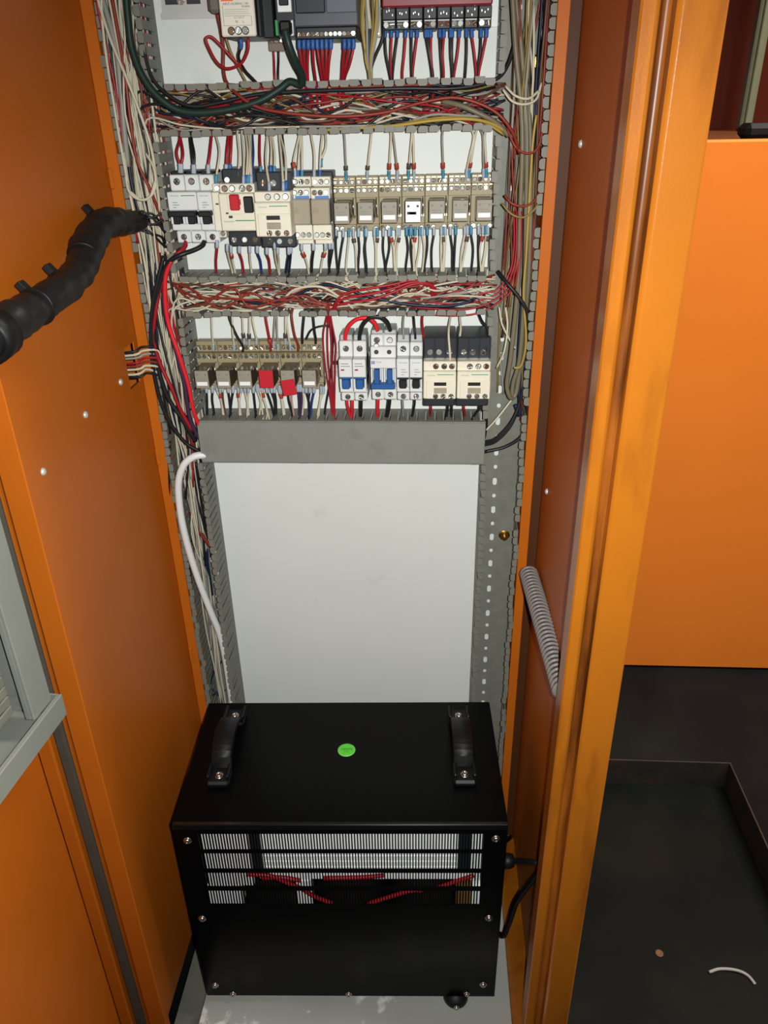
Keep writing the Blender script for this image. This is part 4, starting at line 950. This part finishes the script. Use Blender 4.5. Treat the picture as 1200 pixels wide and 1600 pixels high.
for i, (col, a, c_) in enumerate(rb):
    a, c_ = z4(a), z4(c_); y0_ = 357-(a-520)*.02
    wire(col, [(a, y0_, 28), (a, y0_+14, 29), ((a+c_)/2+rnd.uniform(-3, 3), 390, 29), (c_, 420, 28), (c_+rnd.uniform(-5, 5), 442, 24), (c_+rnd.uniform(-30, 30), 468, 16)], .0014 if col == 'black' else .0013,
         'thin %s wire leading down from the upper relays' % col, '%s leads under the upper relays' % col, ferr=[FERG, FERG, FERT][i % 3] if not 480 < (a-500)*3.43 < 540 else FERT, marker=[None, MARK, None, MARKD, None][i % 5] if col == 'cream' else None)
# above the lower row
def z5(v): return 200+v/3.636
def y5(v): return 420+v/3.636
t3 = [('cream', (475, 290), (485, 465), None), ('black', (575, 280), (652, 470), None), ('cream', (592, 290), (603, 465), None), ('cream', (650, 290), (660, 430), MARKD), ('cream', (690, 290), (690, 435), MARKD), ('cream', (708, 295), (730, 430), None), ('red', (782, 280), (810, 465), MARK), ('grey', (835, 290), (828, 450), None), ('grey', (846, 290), (852, 465), None),
      ('cream', (895, 290), (895, 430), MARKD), ('cream', (902, 290), (922, 465), None), ('redb', (930, 280), (966, 465), None), ('black', (1000, 280), (990, 425), None), ('black', (1052, 280), (1066, 425), None)]
for i, (col, p0, p2, mk) in enumerate(t3):
    x0_, y0_, x2, y2 = z5(p0[0]), y5(p0[1]), z5(p2[0]), y5(p2[1])
    wire(col, [(x2, y2, 23), (x2, y2-9, 25), (x0_*.5+x2*.5+rnd.uniform(-1, 1), (y0_+y2)/2, 29), (x0_, y0_-3, 29), (x0_+rnd.uniform(-6, 6), y0_-20, 22), (x0_+rnd.uniform(-25, 25), y0_-35, 16)], .0017 if col in ('black', 'red', 'redb') else .0013,
         'thin %s wire dropping to the lower relays' % col.replace('redb', 'rust-red'), '%s leads above the lower relays' % col.replace('redb', 'rust-red'), ferr=FERG if col in ('cream', 'grey') else None, marker=mk)
wire('black', [(478, 530, 24), (486, 516, 30), (500, 510, 32), (514, 510, 30), (520, 520, 26), (519, 560, 20), (514, 605, 22), (508, 640, 24), (507, 656, 24)], .0014, 'black wire arching over to the hanging red wires')
for k in range(4):
    wire('red', [(500+k*9, 470, 30+k*2), (511+k*1.8, 488, 32+k), (505+k*6.5, 522+k*5, 25+k*2), (507+k*5.6, 562, 23+k*2), (513+k*3.4, 602, 24+k), (518+k*1.6, 634, 25+k*.5), (519+k*1.4, 656, 25), (515+k*4, 690, 20)], .0012, 'red wire hanging in the slack bunch between relays and blue-toggle breakers', 'hanging red bunch in the lower row')
z6 = lambda v: 500+v/3.3333
y6 = lambda v: 420+v/3.3333
wire('brightred', [(z6(131), y6(372), 44), (z6(133), y6(345), 46), (z6(150), y6(300), 48), (z6(195), y6(262), 50), (z6(250), y6(258), 50), (z6(285), y6(282), 48), (z6(300), y6(322), 44)], .0027, 'thick bright red jumper arching between blue-toggle breakers', 'jumper arches over the breakers', 'jumper_wire', n=9)
wire('black', [(z6(205), y6(372), 44), (z6(207), y6(345), 46), (z6(222), y6(295), 50), (z6(262), y6(255), 53), (z6(315), y6(252), 53), (z6(350), y6(278), 50), (z6(366), y6(322), 44)], .0027, 'thick black jumper arching between blue-toggle breakers', 'jumper arches over the breakers', 'jumper_wire', n=9)
for col, pts, r, lab in (('grey', [(z6(435), y6(365), 44), (z6(435), y6(330), 46), (z6(433), y6(285), 40), (z6(438), y6(240), 30), (z6(455), y6(200), 20)], .0014, 'thin grey wire dropping to the left black-toggle breaker'), ('black', [(z6(497), y6(365), 44), (z6(495), y6(330), 46), (z6(490), y6(270), 40), (z6(490), y6(240), 30), (z6(520), y6(200), 20)], .0015, 'thin black wire dropping to the right black-toggle breaker'),
                        ('red', [(z6(546), y6(398), 58), (z6(545), y6(375), 58), (z6(536), y6(320), 48), (z6(532), y6(270), 36), (z6(538), y6(235), 28), (z6(560), y6(200), 18)], .0016, 'red wire dropping to the black top of the left twin contactor'), ('cream', [(z6(678), y6(478), 70), (z6(677), y6(440), 70), (z6(670), y6(340), 60), (z6(676), y6(270), 40), (z6(688), y6(230), 28), (z6(710), y6(200), 18)], .0015, 'cream wire with kink dropping in front of left twin contactor'),
                        ('cream', [(z6(725), y6(398), 58), (z6(726), y6(370), 58), (z6(733), y6(310), 48), (z6(728), y6(255), 34), (z6(735), y6(225), 24)], .0015, 'cream wire dropping to the black top of the right twin contactor'), ('black', [(z6(828), y6(240), 30), (z6(845), y6(275), 44), (z6(872), y6(310), 50), (z6(880), y6(350), 54), (z6(868), y6(400), 60), (z6(850), y6(445), 64)], .0018, 'black wire curving down to the right twin contactor')):
    wire(col, pts, r, lab)
# below the lower row
z7 = lambda v: 300+v/5.4545
y7 = lambda v: 520+v/5.4545
b3 = [('black', 125, 480, 130, 715), ('black', 175, 480, 187, 700), ('cream', 215, 475, 262, 705), ('cream', 240, 475, 274, 715), ('brown', 262, 475, 280, 700), ('black', 310, 480, 330, 700), ('black', 350, 480, 326, 712), ('cream', 395, 475, 415, 700), ('cream', 418, 480, 406, 735), ('cream', 452, 480, 486, 738), ('cream', 480, 480, 470, 735), ('black', 525, 480, 546, 738), ('cream', 556, 470, 600, 690), ('cream', 572, 470, 640, 700), ('cream', 585, 470, 575, 715), ('cream', 600, 470, 650, 712),
      ('black', 640, 480, 706, 740), ('black', 680, 480, 712, 738), ('black', 705, 480, 716, 735), ('cream', 745, 480, 790, 715), ('cream', 760, 480, 782, 738), ('black', 820, 500, 858, 718), ('pink', 850, 500, 866, 712), ('purple', 905, 470, 914, 742), ('purple', 925, 470, 920, 742), ('cream', 948, 480, 940, 720), ('black', 975, 480, 1000, 735), ('navy', 1005, 480, 1000, 740), ('blue', 1040, 480, 1010, 738), ('cream', 1100, 490, 1070, 722), ('cream', 1120, 490, 1082, 715)]
for i, (col, a, ya_, c_, yb_) in enumerate(b3):
    x0_, y0_, x2, y2 = z7(a), y7(ya_)-6, z7(c_), y7(yb_)
    wire(col, [(x0_, y0_, 28), (x0_, y0_+10, 29), ((x0_+x2)/2+rnd.uniform(-2, 2), (y0_+y2)/2, 29), (x2, y2-3, 27), (x2+rnd.uniform(-2, 2), y2+10, 25), (x2, y2+30, 15)], .0016 if col in ('purple', 'black', 'blue') else .0013,
         'thin %s wire leading down from the lower relays' % col, '%s leads under the lower relays' % col, ferr=FERG, marker=MARK if (col == 'cream' and i % 4 == 3) else None)
z8 = lambda v: 510+v/4.444
y8 = lambda v: 500+v/4.444
for col, a, ya_, c_, r, who in (('brightred', 145, 560, 172, .0020, 'red'), ('brightred', 180, 560, 176, .0024, 'red'), ('black', 240, 560, 235, .0026, 'black'), ('brightred', 358, 548, 352, .0024, 'red'), ('black', 436, 550, 414, .0030, 'black'), ('grey', 530, 558, 535, .0016, 'grey'), ('black', 612, 558, 590, .0018, 'black'), ('red', 726, 595, 718, .0017, 'red'), ('black', 842, 595, 830, .0018, 'black'), ('black', 870, 595, 868, .0018, 'black'), ('red', 955, 595, 962, .0017, 'red'), ('black', 1060, 595, 1016, .0018, 'black'), ('black', 1085, 595, 1112, .0018, 'black')):
    d0 = 44
    wire(col, [(z8(a), y8(ya_)-6, d0), (z8(a), y8(ya_)+5, d0), (z8(a*.5+c_*.5), y8(645), 36), (z8(c_), y8(690), 27), (z8(c_), y8(740), 22), (z8(c_)+rnd.uniform(-5, 5), y8(820), 12)], r, '%s wire leading down from the lower breakers and contactors' % who, '%s leads under the lower breakers and contactors' % who)
    FAM.setdefault('%s wire leading down from the lower breakers and contactors' % who, []).append((z8(a), C.objects[-1]))

# ---- tangles in the ducts
rw = random.Random(11)
def pick(ws):
    t_ = rw.random()*sum(w_ for _, w_ in ws)
    for c_, w_ in ws:
        t_ -= w_
        if t_ <= 0: return c_
    return ws[-1][0]
STUFF = {}
def lay(path, r, col, individual, where, lab):
    nm = {'redb': 'rust-red', 'orange': 'rust-orange'}.get(col, col)
    if individual: wire(col, path, r, 'thin %s wire %s' % (nm, lab), '%s wires %s' % (nm, where), raw=True, res=5, n=6)
    else: STUFF.setdefault((where, col), B()).tube(path, r, 5, 4)
def htangle(z0, z1, n, nind, ws, where, lab, seed, dmax=50, side=True):
    rw.seed(seed)
    for i in range(n):
        ind = i >= n-nind
        xa = XLI-.02*rw.random() if rw.random() < .55 else rw.uniform(XLI, XRI-.12)
        xb = XRI+.01*rw.random() if rw.random() < .4 else rw.uniform(xa+.1, XRI)
        xb = max(xb, xa+.09)
        lay_d = (6+30*rw.random()) if not ind else rw.uniform(26, dmax)
        zc = rw.uniform(z0+.006, z1-.006); P = []; k = max(3, int((xb-xa)/.036)); amp = (z1-z0)*.42
        for j in range(k+1):
            x = xa+(xb-xa)*j/k; zc += rw.gauss(0, amp*.55); zc = min(max(zc, z0+.004), z1-.004)
            P.append(Vector((x, PY-(min(max(lay_d+rw.gauss(0, 5), 4), dmax+3))/1000, zc)))
        if side and xa < XLI and rw.random() < .8:    # sweep down or up into the left duct
            up = 1 if rw.random() < .6 else -1
            P = [Vector((XLI-.014-.02*rw.random(), P[0].y, P[0].z+up*.10)), Vector((XLI-.010-.012*rw.random(), P[0].y, P[0].z+up*.045))]+P
        lay(P, rw.choice((.0012, .0013, .0015)), pick(ws), ind, where, lab)
WS_A = [('cream', 4.5), ('black', 4), ('redb', 2.6), ('red', 1.4), ('brown', 3.4), ('olive', 1.2), ('navy', 1), ('grey', 1.8)]
WS_B = [('cream', 8), ('black', 2), ('redb', 2.2), ('red', 1.2), ('navy', .8), ('grey', 1.5), ('brown', .6)]
htangle(ZA0+.002, ZA1-.002, 84, 22, WS_A, 'in the topmost duct', 'lying in the topmost horizontal duct', 3)
htangle(ZBb+.002, ZBt-.002, 92, 24, WS_B, 'in the middle duct', 'lying in the middle horizontal duct', 5)
# upright bundles
def vtangle(x0, x1, n, nind, ws, where, lab, seed, zend, dmax, top=1.49, bulge=0):
    rw.seed(seed)
    for i in range(n):
        ind = i >= n-nind
        zb_ = zend(rw); x = rw.uniform(x0, x1); d = (5+28*rw.random()) if not ind else rw.uniform(28, dmax); P = []; z = top; k = max(3, int((top-zb_)/.075))
        for j in range(k+1):
            z = top+(zb_-top)*j/k; x += rw.gauss(0, (x1-x0)*.17); x = min(max(x, x0), x1)
            P.append(Vector((x, PY-(min(max(d+rw.gauss(0, 4), 4), dmax+4))/1000, z)))
        lay(P, rw.choice((.0012, .0014, .0016)), pick(ws), ind, where, lab)
def zend_l(r): return r.choice((1.30, 1.2, 1.12, 1.10, 1.0, .95, .86, .7))+r.uniform(-.03, .03)
vtangle(XLO+.005, XLI-.004, 66, 24, [('cream', 8), ('black', 1.4), ('redb', 1.3), ('red', .8), ('grey', 1.5), ('brown', .6), ('navy', .4)], 'in the left duct', 'running up the left vertical duct', 21, zend_l, 58)
def zend_l2(r): return r.uniform(.28, .62)
vtangle(XLO+.005, XLO+.022, 9, 5, [('cream', 6), ('black', 2), ('grey', 1)], 'low in the left duct', 'running to the bottom of the left duct', 25, zend_l2, 40, top=1.25)
vtangle(XLO+.006, XLI-.006, 22, 8, [('black', 4), ('cream', 4), ('navy', 1), ('brown', 1.5), ('red', 1)], 'beside the lower relays', 'in the left duct beside the lower relays', 27, lambda r: r.uniform(.80, .95), 56, top=1.16)
def zend_r(r): return r.choice((1.31, 1.25, 1.12, 1.1, 1.05, .98))+r.uniform(-.02, .02)
vtangle(XRI+.018, XRO-.006, 26, 12, [('olive', 3), ('redb', 2.5), ('grey', 2), ('brown', 2), ('yellow', 1), ('black', 1.5), ('cream', 1)], 'in the right duct', 'running down the right vertical duct', 31, zend_r, 46)
vtangle(XRO-.014, XRO-.004, 9, 4, [('black', 3), ('navy', 1), ('brown', 2), ('redb', 2)], 'at the right duct edge', 'along the outer edge of the right duct', 33, lambda r: r.uniform(.93, 1.12), 40)
for (where, col), b in STUFF.items():
    o = b.build('wire_tangle', WIRE[col]); o['kind'] = 'stuff'
    nm = {'redb': 'rust-red', 'orange': 'rust-orange'}.get(col, col)
    tag(o, 'mass of thin %s wires packed deep %s' % (nm, where), 'wires')

# ---- notable single wires and hoses
for k, (dx, d, r) in enumerate(((0, 44, .0031), (9, 40, .0030))):
    wire(HOSE, [(800+dx*.4, -20, d), (806+dx, 80, d), (816+dx*.8, 200, d), (813+dx, 330, d), (809+dx*1.2, 450, d), (798+dx*1.6, 557, d), (792+dx*1.1, 598, d), (796+dx*.5, 619, d), (803, 620-dx*.3, d-4), (809-dx*.2, 600, d-6), (817, 525, d-6), (826, 430, d-6), (829, 330, d-6), (828, 200, d-6), (818, 100, d-6), (806, 0, d-6)], r,
         ['olive-grey hose hanging in a U loop in the right duct, outer one', 'olive-grey hose hanging in a U loop in the right duct, inner one'][k], 'olive hoses in the right duct', 'looped_hose', 'hose', n=9)
wire('yellow', [(838, 180, 50), (832, 230, 50), (826, 330, 50), (822, 400, 50), (818, 460, 50), (822, 530, 50), (815, 570, 46), (803, 575, 44)], .0015, 'single yellow wire over the hoses in the right duct')
wire('redb', [(792, 200, 48), (806, 230, 52), (826, 240, 52), (842, 228, 50), (850, 190, 46)], .0015, 'rust-red wire sagging across the right duct, upper one')
wire('redb', [(788, 305, 48), (800, 318, 52), (820, 322, 52), (838, 310, 50), (848, 280, 44), (850, 230, 40)], .0015, 'rust-red wire sagging across the right duct, lower one')
wire('olive', [(784, 318, 48), (800, 335, 52), (820, 339, 52), (840, 320, 50), (848, 290, 42)], .0014, 'olive wire sagging across the right duct below the rust-red ones')
wire('cream', [(786, 140, 48), (800, 158, 50), (820, 163, 50), (838, 155, 46), (846, 130, 40)], .0014, 'cream wire sagging near the top of the right duct', 'cream sagging wires near the top right')
wire('cream', [(790, 135, 46), (806, 150, 50), (826, 154, 50), (842, 142, 44)], .0014, 'cream wire sagging near the top of the right duct', 'cream sagging wires near the top right')
for k in range(4):
    wire('red', [(803+k*4, 330, 38+k*3), (803+k*3.5, 388, 40+k*2), (797+k*4, 424, 42+k*2), (780+k*6, 450+k*2, 44+k), (758, 458+k*9, 44+k), (715, 466+k*9, 42+k), (670-k*14, 462+k*9, 38)], .0012, 'red wire sweeping from the right duct into the middle duct', 'red sweep into the middle duct')
wire('black', [(778, 424, 34), (792, 442, 48), (812, 466, 52), (824, 490, 52), (829, 540, 48), (829, 600, 44), (822, 650, 40), (816, 680, 40), (790, 698, 48), (757, 706, 50)], .0024, 'thick black wire swinging round the right duct to the flat cover')
for k in range(3):
    wire('black', [(756, 690+k*3, 42), (775, 684+k*3, 46), (798, 660+k*3, 46), (812, 630, 42), (822, 590-k*8, 38), (828, 520, 34), (830, 440, 30)], .0017, 'black wire curving out of the flat cover into the right duct', 'black wires at the right end of the flat cover')
wire('navy', [(805, 632, 40), (812, 648, 40), (812, 600, 36), (822, 560, 34)], .0024, 'short navy wire behind the hose loop')
wire('cream', [(760, 672, 46), (778, 652, 44), (800, 624, 36)], .0014, 'cream wire slanting up from the right end of the flat cover')
wire('cream', [(776, 575, 40), (788, 548, 44), (793, 510, 40), (790, 480, 36)], .0014, 'cream wire slanting beside the right twin contactor', 'cream strays beside the twin contactors')
wire('cream', [(780, 480, 40), (784, 505, 42), (796, 530, 42), (806, 545, 38)], .0014, 'cream wire slanting beside the right twin contactor', 'cream strays beside the twin contactors')
# left: thick feeds
wire('black', [(319, 377, 46), (316, 384, 52), (303, 391, 58), (283, 398, 66), (266, 408, 66), (254, 430, 64), (244, 470, 62), (240, 520, 60), (246, 570, 58), (262, 620, 56), (285, 655, 54), (306, 690, 50)], .0030, 'thick black feed from the grey breaker into the left duct', None, 'feed_wire')
wire('red', [(290, 377, 46), (289, 386, 54), (276, 398, 62), (262, 416, 64), (250, 450, 62), (243, 490, 62), (240, 530, 60), (252, 572, 58), (270, 610, 58), (282, 640, 56), (300, 672, 52)], .0026, 'thick dark red feed from the grey breaker curving down the left duct', None, 'feed_wire')
wire('brightred', [(268, 405, 66), (258, 440, 66), (262, 500, 64), (280, 555, 64), (294, 600, 62), (302, 640, 60), (312, 668, 54)], .0028, 'thick bright red feed running down beside the lower relays', None, 'feed_wire')
wire('purple', [(262, 408, 60), (256, 440, 60), (258, 490, 60), (274, 545, 60), (288, 600, 58), (296, 650, 56), (310, 685, 50)], .0028, 'thick purple-black feed running down beside the lower relays', None, 'feed_wire')
wire('black', [(256, 400, 62), (246, 440, 64), (238, 480, 64), (236, 540, 62), (244, 600, 60), (260, 650, 58), (288, 690, 54), (313, 706, 50)], .0026, 'thick black feed running along the outer side of the left duct', None, 'feed_wire')
wire(WHITEC, [(330, 711, 50), (317, 711, 54), (302, 714, 58), (287, 727, 60), (279, 755, 60), (282, 800, 58), (292, 848, 56), (309, 903, 52), (329, 955, 46), (343, 990, 40), (352, 1030, 34), (358, 1070, 30), (364, 1110, 28), (372, 1160, 26)], .0052, 'thick white cable bending out of the flat cover and down the left duct', None, 'white_cable', 'cable', n=12)
wire(WHITEC, [(334, 850, 30), (338, 880, 28), (343, 930, 26), (350, 1000, 22), (358, 1090, 20), (364, 1150, 20)], .0028, 'thinner white cable lying along the inner wall of the left duct', None, 'white_cable', 'cable', n=9)
for k in range(2):
    wire('black', [(300+k*6, 722, 30), (304+k*7, 760, 30), (316+k*4, 810, 28), (328, 850, 26), (330, 870, 22)], .0016, 'black wire slanting down behind the white cable', 'black wires behind the white cable')
wire('redb', [(298, 800, 30), (308, 825, 32), (322, 845, 30), (329, 854, 28)], .0026, 'short rust-red lead ending beside the left duct bolt')
for k in range(2):
    wire('navy', [(324, 858, 24), (322+k*3, 880, 24), (328, 900, 22), (332, 930, 18)], .0016, 'navy wire beside the inner wall of the left duct', 'navy wires low in the left duct')
wire('navy', [(348, 1032, 16), (334, 1050, 20), (330, 1075, 22), (344, 1082, 22), (352, 1078, 16)], .0016, 'navy wire curled at the foot of the left duct')
wire('navy', [(322, 1100, 20), (336, 1084, 24), (348, 1092, 22)], .0016, 'navy wire end lying just above the transformer box')
wire('black', [(266, 690, 50), (264, 740, 50), (268, 785, 48), (282, 835, 46), (294, 875, 42), (301, 930, 38), (310, 1000, 34)], .0016, 'black wire along the outer fingers low in the left duct')
for k in range(3):
    wire('cream', [(196+k*2, 275+k*12, 60), (202+k, 300, 66), (218, 312, 68), (234, 308, 68), (243, 290-k*8, 66), (240, 262, 62), (228+k*3, 240, 56)][:7-k*2], .0015, 'cream wire looping out of the left duct beside the grey breakers', 'cream loops beside the grey breakers')
wire('cream', [(150, -10, 58), (172, 60, 60), (197, 120, 62), (220, 180, 62), (236, 230, 60), (244, 280, 56), (250, 330, 50)], .0018, 'long pale wire crossing the upper left duct diagonally')
wire('grey', [(158, -10, 48), (180, 70, 50), (188, 130, 52), (194, 200, 52), (200, 260, 50)], .0032, 'thick grey cable in the upper left duct', None, 'grey_cable', 'cable', n=9)
wire('redb', [(174, -10, 56), (186, 60, 58), (196, 120, 60), (204, 190, 60), (214, 250, 58), (236, 300, 54), (256, 350, 44)], .0020, 'rust-red wire running the length of the upper left duct')
wire('black', [(212, -10, 50), (222, 60, 52), (236, 118, 56), (262, 148, 58), (300, 166, 58), (345, 160, 56), (400, 148, 54), (470, 143, 54), (560, 140, 56), (640, 138, 56), (710, 138, 54), (765, 128, 50), (790, 108, 46), (806, 60, 40), (812, 0, 36)], .0022, 'long black wire running the whole topmost duct')
wire('yellow', [(480, 205, 48), (560, 200, 50), (620, 196, 54), (680, 188, 56), (730, 186, 56), (765, 192, 52), (790, 205, 46)], .0018, 'yellow-olive wire low in the topmost duct', 'yellow-olive wires low in the topmost duct')
wire('yellow', [(600, 200, 48), (650, 190, 52), (700, 184, 54), (750, 188, 52), (788, 210, 44)], .0018, 'yellow-olive wire low in the topmost duct', 'yellow-olive wires low in the topmost duct')
wire(HOSE, [(690, 158, 40), (720, 165, 48), (750, 178, 50), (775, 192, 48), (795, 212, 44)], .0030, 'olive-grey cable end in the topmost duct', None, 'grey_cable', 'cable')
wire('navy', [(380, 470, 48), (430, 474, 50), (500, 446, 50), (540, 452, 52), (580, 464, 52), (640, 476, 52), (700, 478, 50), (740, 470, 46)], .0019, 'long navy wire in the middle duct')
for k in range(3):
    wire('redb', [(262+k*5, 440+k*3, 40), (300+k*6, 452+k*12, 50), (345+k*9, 482-k*16, 54), (392, 458+k*11, 54), (430+k*14, 476-k*7, 52), (474, 462+k*8, 50), (515, 482-k*4, 48)], .0016, 'rust-red wire sweeping through the left of the middle duct', 'rust-red sweeps in the middle duct')
for k in range(3):
    wire('red', [(516+k*4, 490, 46+k*3), (523+k*2, 479-k*5, 52+k*2), (545, 473-k*8, 54+k), (582, 468-k*9, 54+k), (616, 456-k*6, 52+k), (646, 444-k*3, 50), (671+k*3, 447, 46), (675+k*3, 464, 40)], .0017, 'red wire rising from the hanging bunch through the middle duct', 'red rises in the middle duct')
wire('cream', [(440, 470, 50), (462, 452, 54), (500, 448, 54), (530, 464, 50), (552, 482, 46)], .0017, 'pale wire arching in the middle duct above the lower relays')
# stray bundle through the left wall hole
for k in range(8):
    yy_ = 548+k*6.0; col = ['black', 'cream', 'grey', 'red', 'redb', 'cream', 'cream', 'black'][k]
    c0 = Vector((XL-.06, .962+.003*(k % 4), 1.040-.0046*k)); c1 = Vector((XL+.001, .962+.003*(k % 3), 1.043-.005*k)); c2 = Vector((XL+.014, .972, 1.047-.005*k)); c3 = at(244+rnd.uniform(0, 6), yy_-4+rnd.uniform(-2, 2), 58); c4 = at(252, yy_+20-k*3, 48)
    wire(col, [c0, c1, c2, c3, c4], .0016, 'wire in the small bunch passing through the hole in the left wall', 'bunch through the left wall hole', raw=True)

for k in range(7):
    y0_ = 330+k*5; wire('black', [atY(206, 338+k*2.4, .968), at(222, y0_, 62), at(238, y0_+rnd.uniform(-8, 14), 58), at(252+rnd.uniform(0, 12), y0_+rnd.uniform(0, 34), 46), at(258, y0_+30, 30)], .0014, 'black wire fanning out of the harness end into the left duct', 'harness strands in the left duct', raw=True)
# ------------------------------------------------------------------ taped harness to the door
hp = [Vector(v) for v in ((-.347, .965, 1.203), (-.356, .930, 1.206), (-.362, .880, 1.205), (-.362, .835, 1.200))]
hp = [atY(226, 345, 1.01), atY(212, 345, .975), atY(194, 346, .945), atY(172, 347, .91), atY(150, 358, .875), atY(136, 388, .84), atY(124, 420, .805), atY(108, 443, .765), atY(80, 464, .72), atY(50, 484, .685), atY(20, 502, .655), atY(-8, 522, .63), atY(-50, 552, .59)]
hs = thing('wire_harness', 'thick black taped wire harness crossing the left side of the cabinet', 'wire harness', hp[6])
R0 = [.008, .0135, .0160, .0178, .0180, .0175, .0162, .0172, .0168, .0172, .0195, .0190, .019]
def rr(t_):
    u = t_*(len(R0)-1); i = min(int(u), len(R0)-2); f = u-i; return R0[i]*(1-f)+R0[i+1]*f+.0006*math.sin(u*9)
b = B(); b.tube(hp, .016, 22, 8, rad=rr)
from mathutils import noise
SP = spline(hp, 8)
for i, v in enumerate(b.v):
    c = SP[min(i//22, len(SP)-1)]; d_ = Vector(v)-c; n1 = noise.noise(Vector(v)*38)*.16+noise.noise(Vector(v)*95)*.07
    flat = 1-.10*abs(d_.normalized().z) if d_.length else 1
    b.v[i] = tuple(c+d_*(1+n1)*flat)
b.build('tape_sleeve', TAPE, hs)
S = spline(hp, 8)
def ring(t_, nm, mt, w_=.004, extra=.0012):
    i = int(t_*(len(S)-1)); ax = (S[min(i+1, len(S)-1)]-S[i-1]).normalized(); r = rr(i/(len(S)-1))
    b = B(); b.lathe(S[i]-ax*w_/2, ax, [(r*.95, 0), (r+extra, .0004), (r+extra, w_-.0004), (r*.95, w_)], 22); b.build(nm, mt, hs)
for t_ in (.455, .735): ring(t_, 'cable_tie', RUBBER, .003, .0006)
ring(.93, 'spiral_collar', RUBBER, .022, .003)
for t_, sgn in ((.30, 1), (.60, 1), (.71, 1)):
    i = int(t_*(len(S)-1)); r = rr(i/(len(S)-1)); c = S[i]+Vector((-.010, -.004, .014))*(r/.016)
    M = Matrix.Translation(c) @ Matrix.Rotation(-.7, 4, 'Y')
    b = B(); b.box(-.0032, .0032, -.005, .005, -.004, .006, .0008, M); b.build('tie_head', BLACKP if t_ > .35 else RUBBER, hs, fix=True)
for lab, L in FAM.items():
    if 1 < len(L) <= len(ORD):
        for k, (x, o) in enumerate(sorted(L, key=lambda q: q[0])): o['label'] = lab+', '+ORD[k]+' from the left'
print('wires', COUNT[0], 'objects', len(bpy.data.objects))
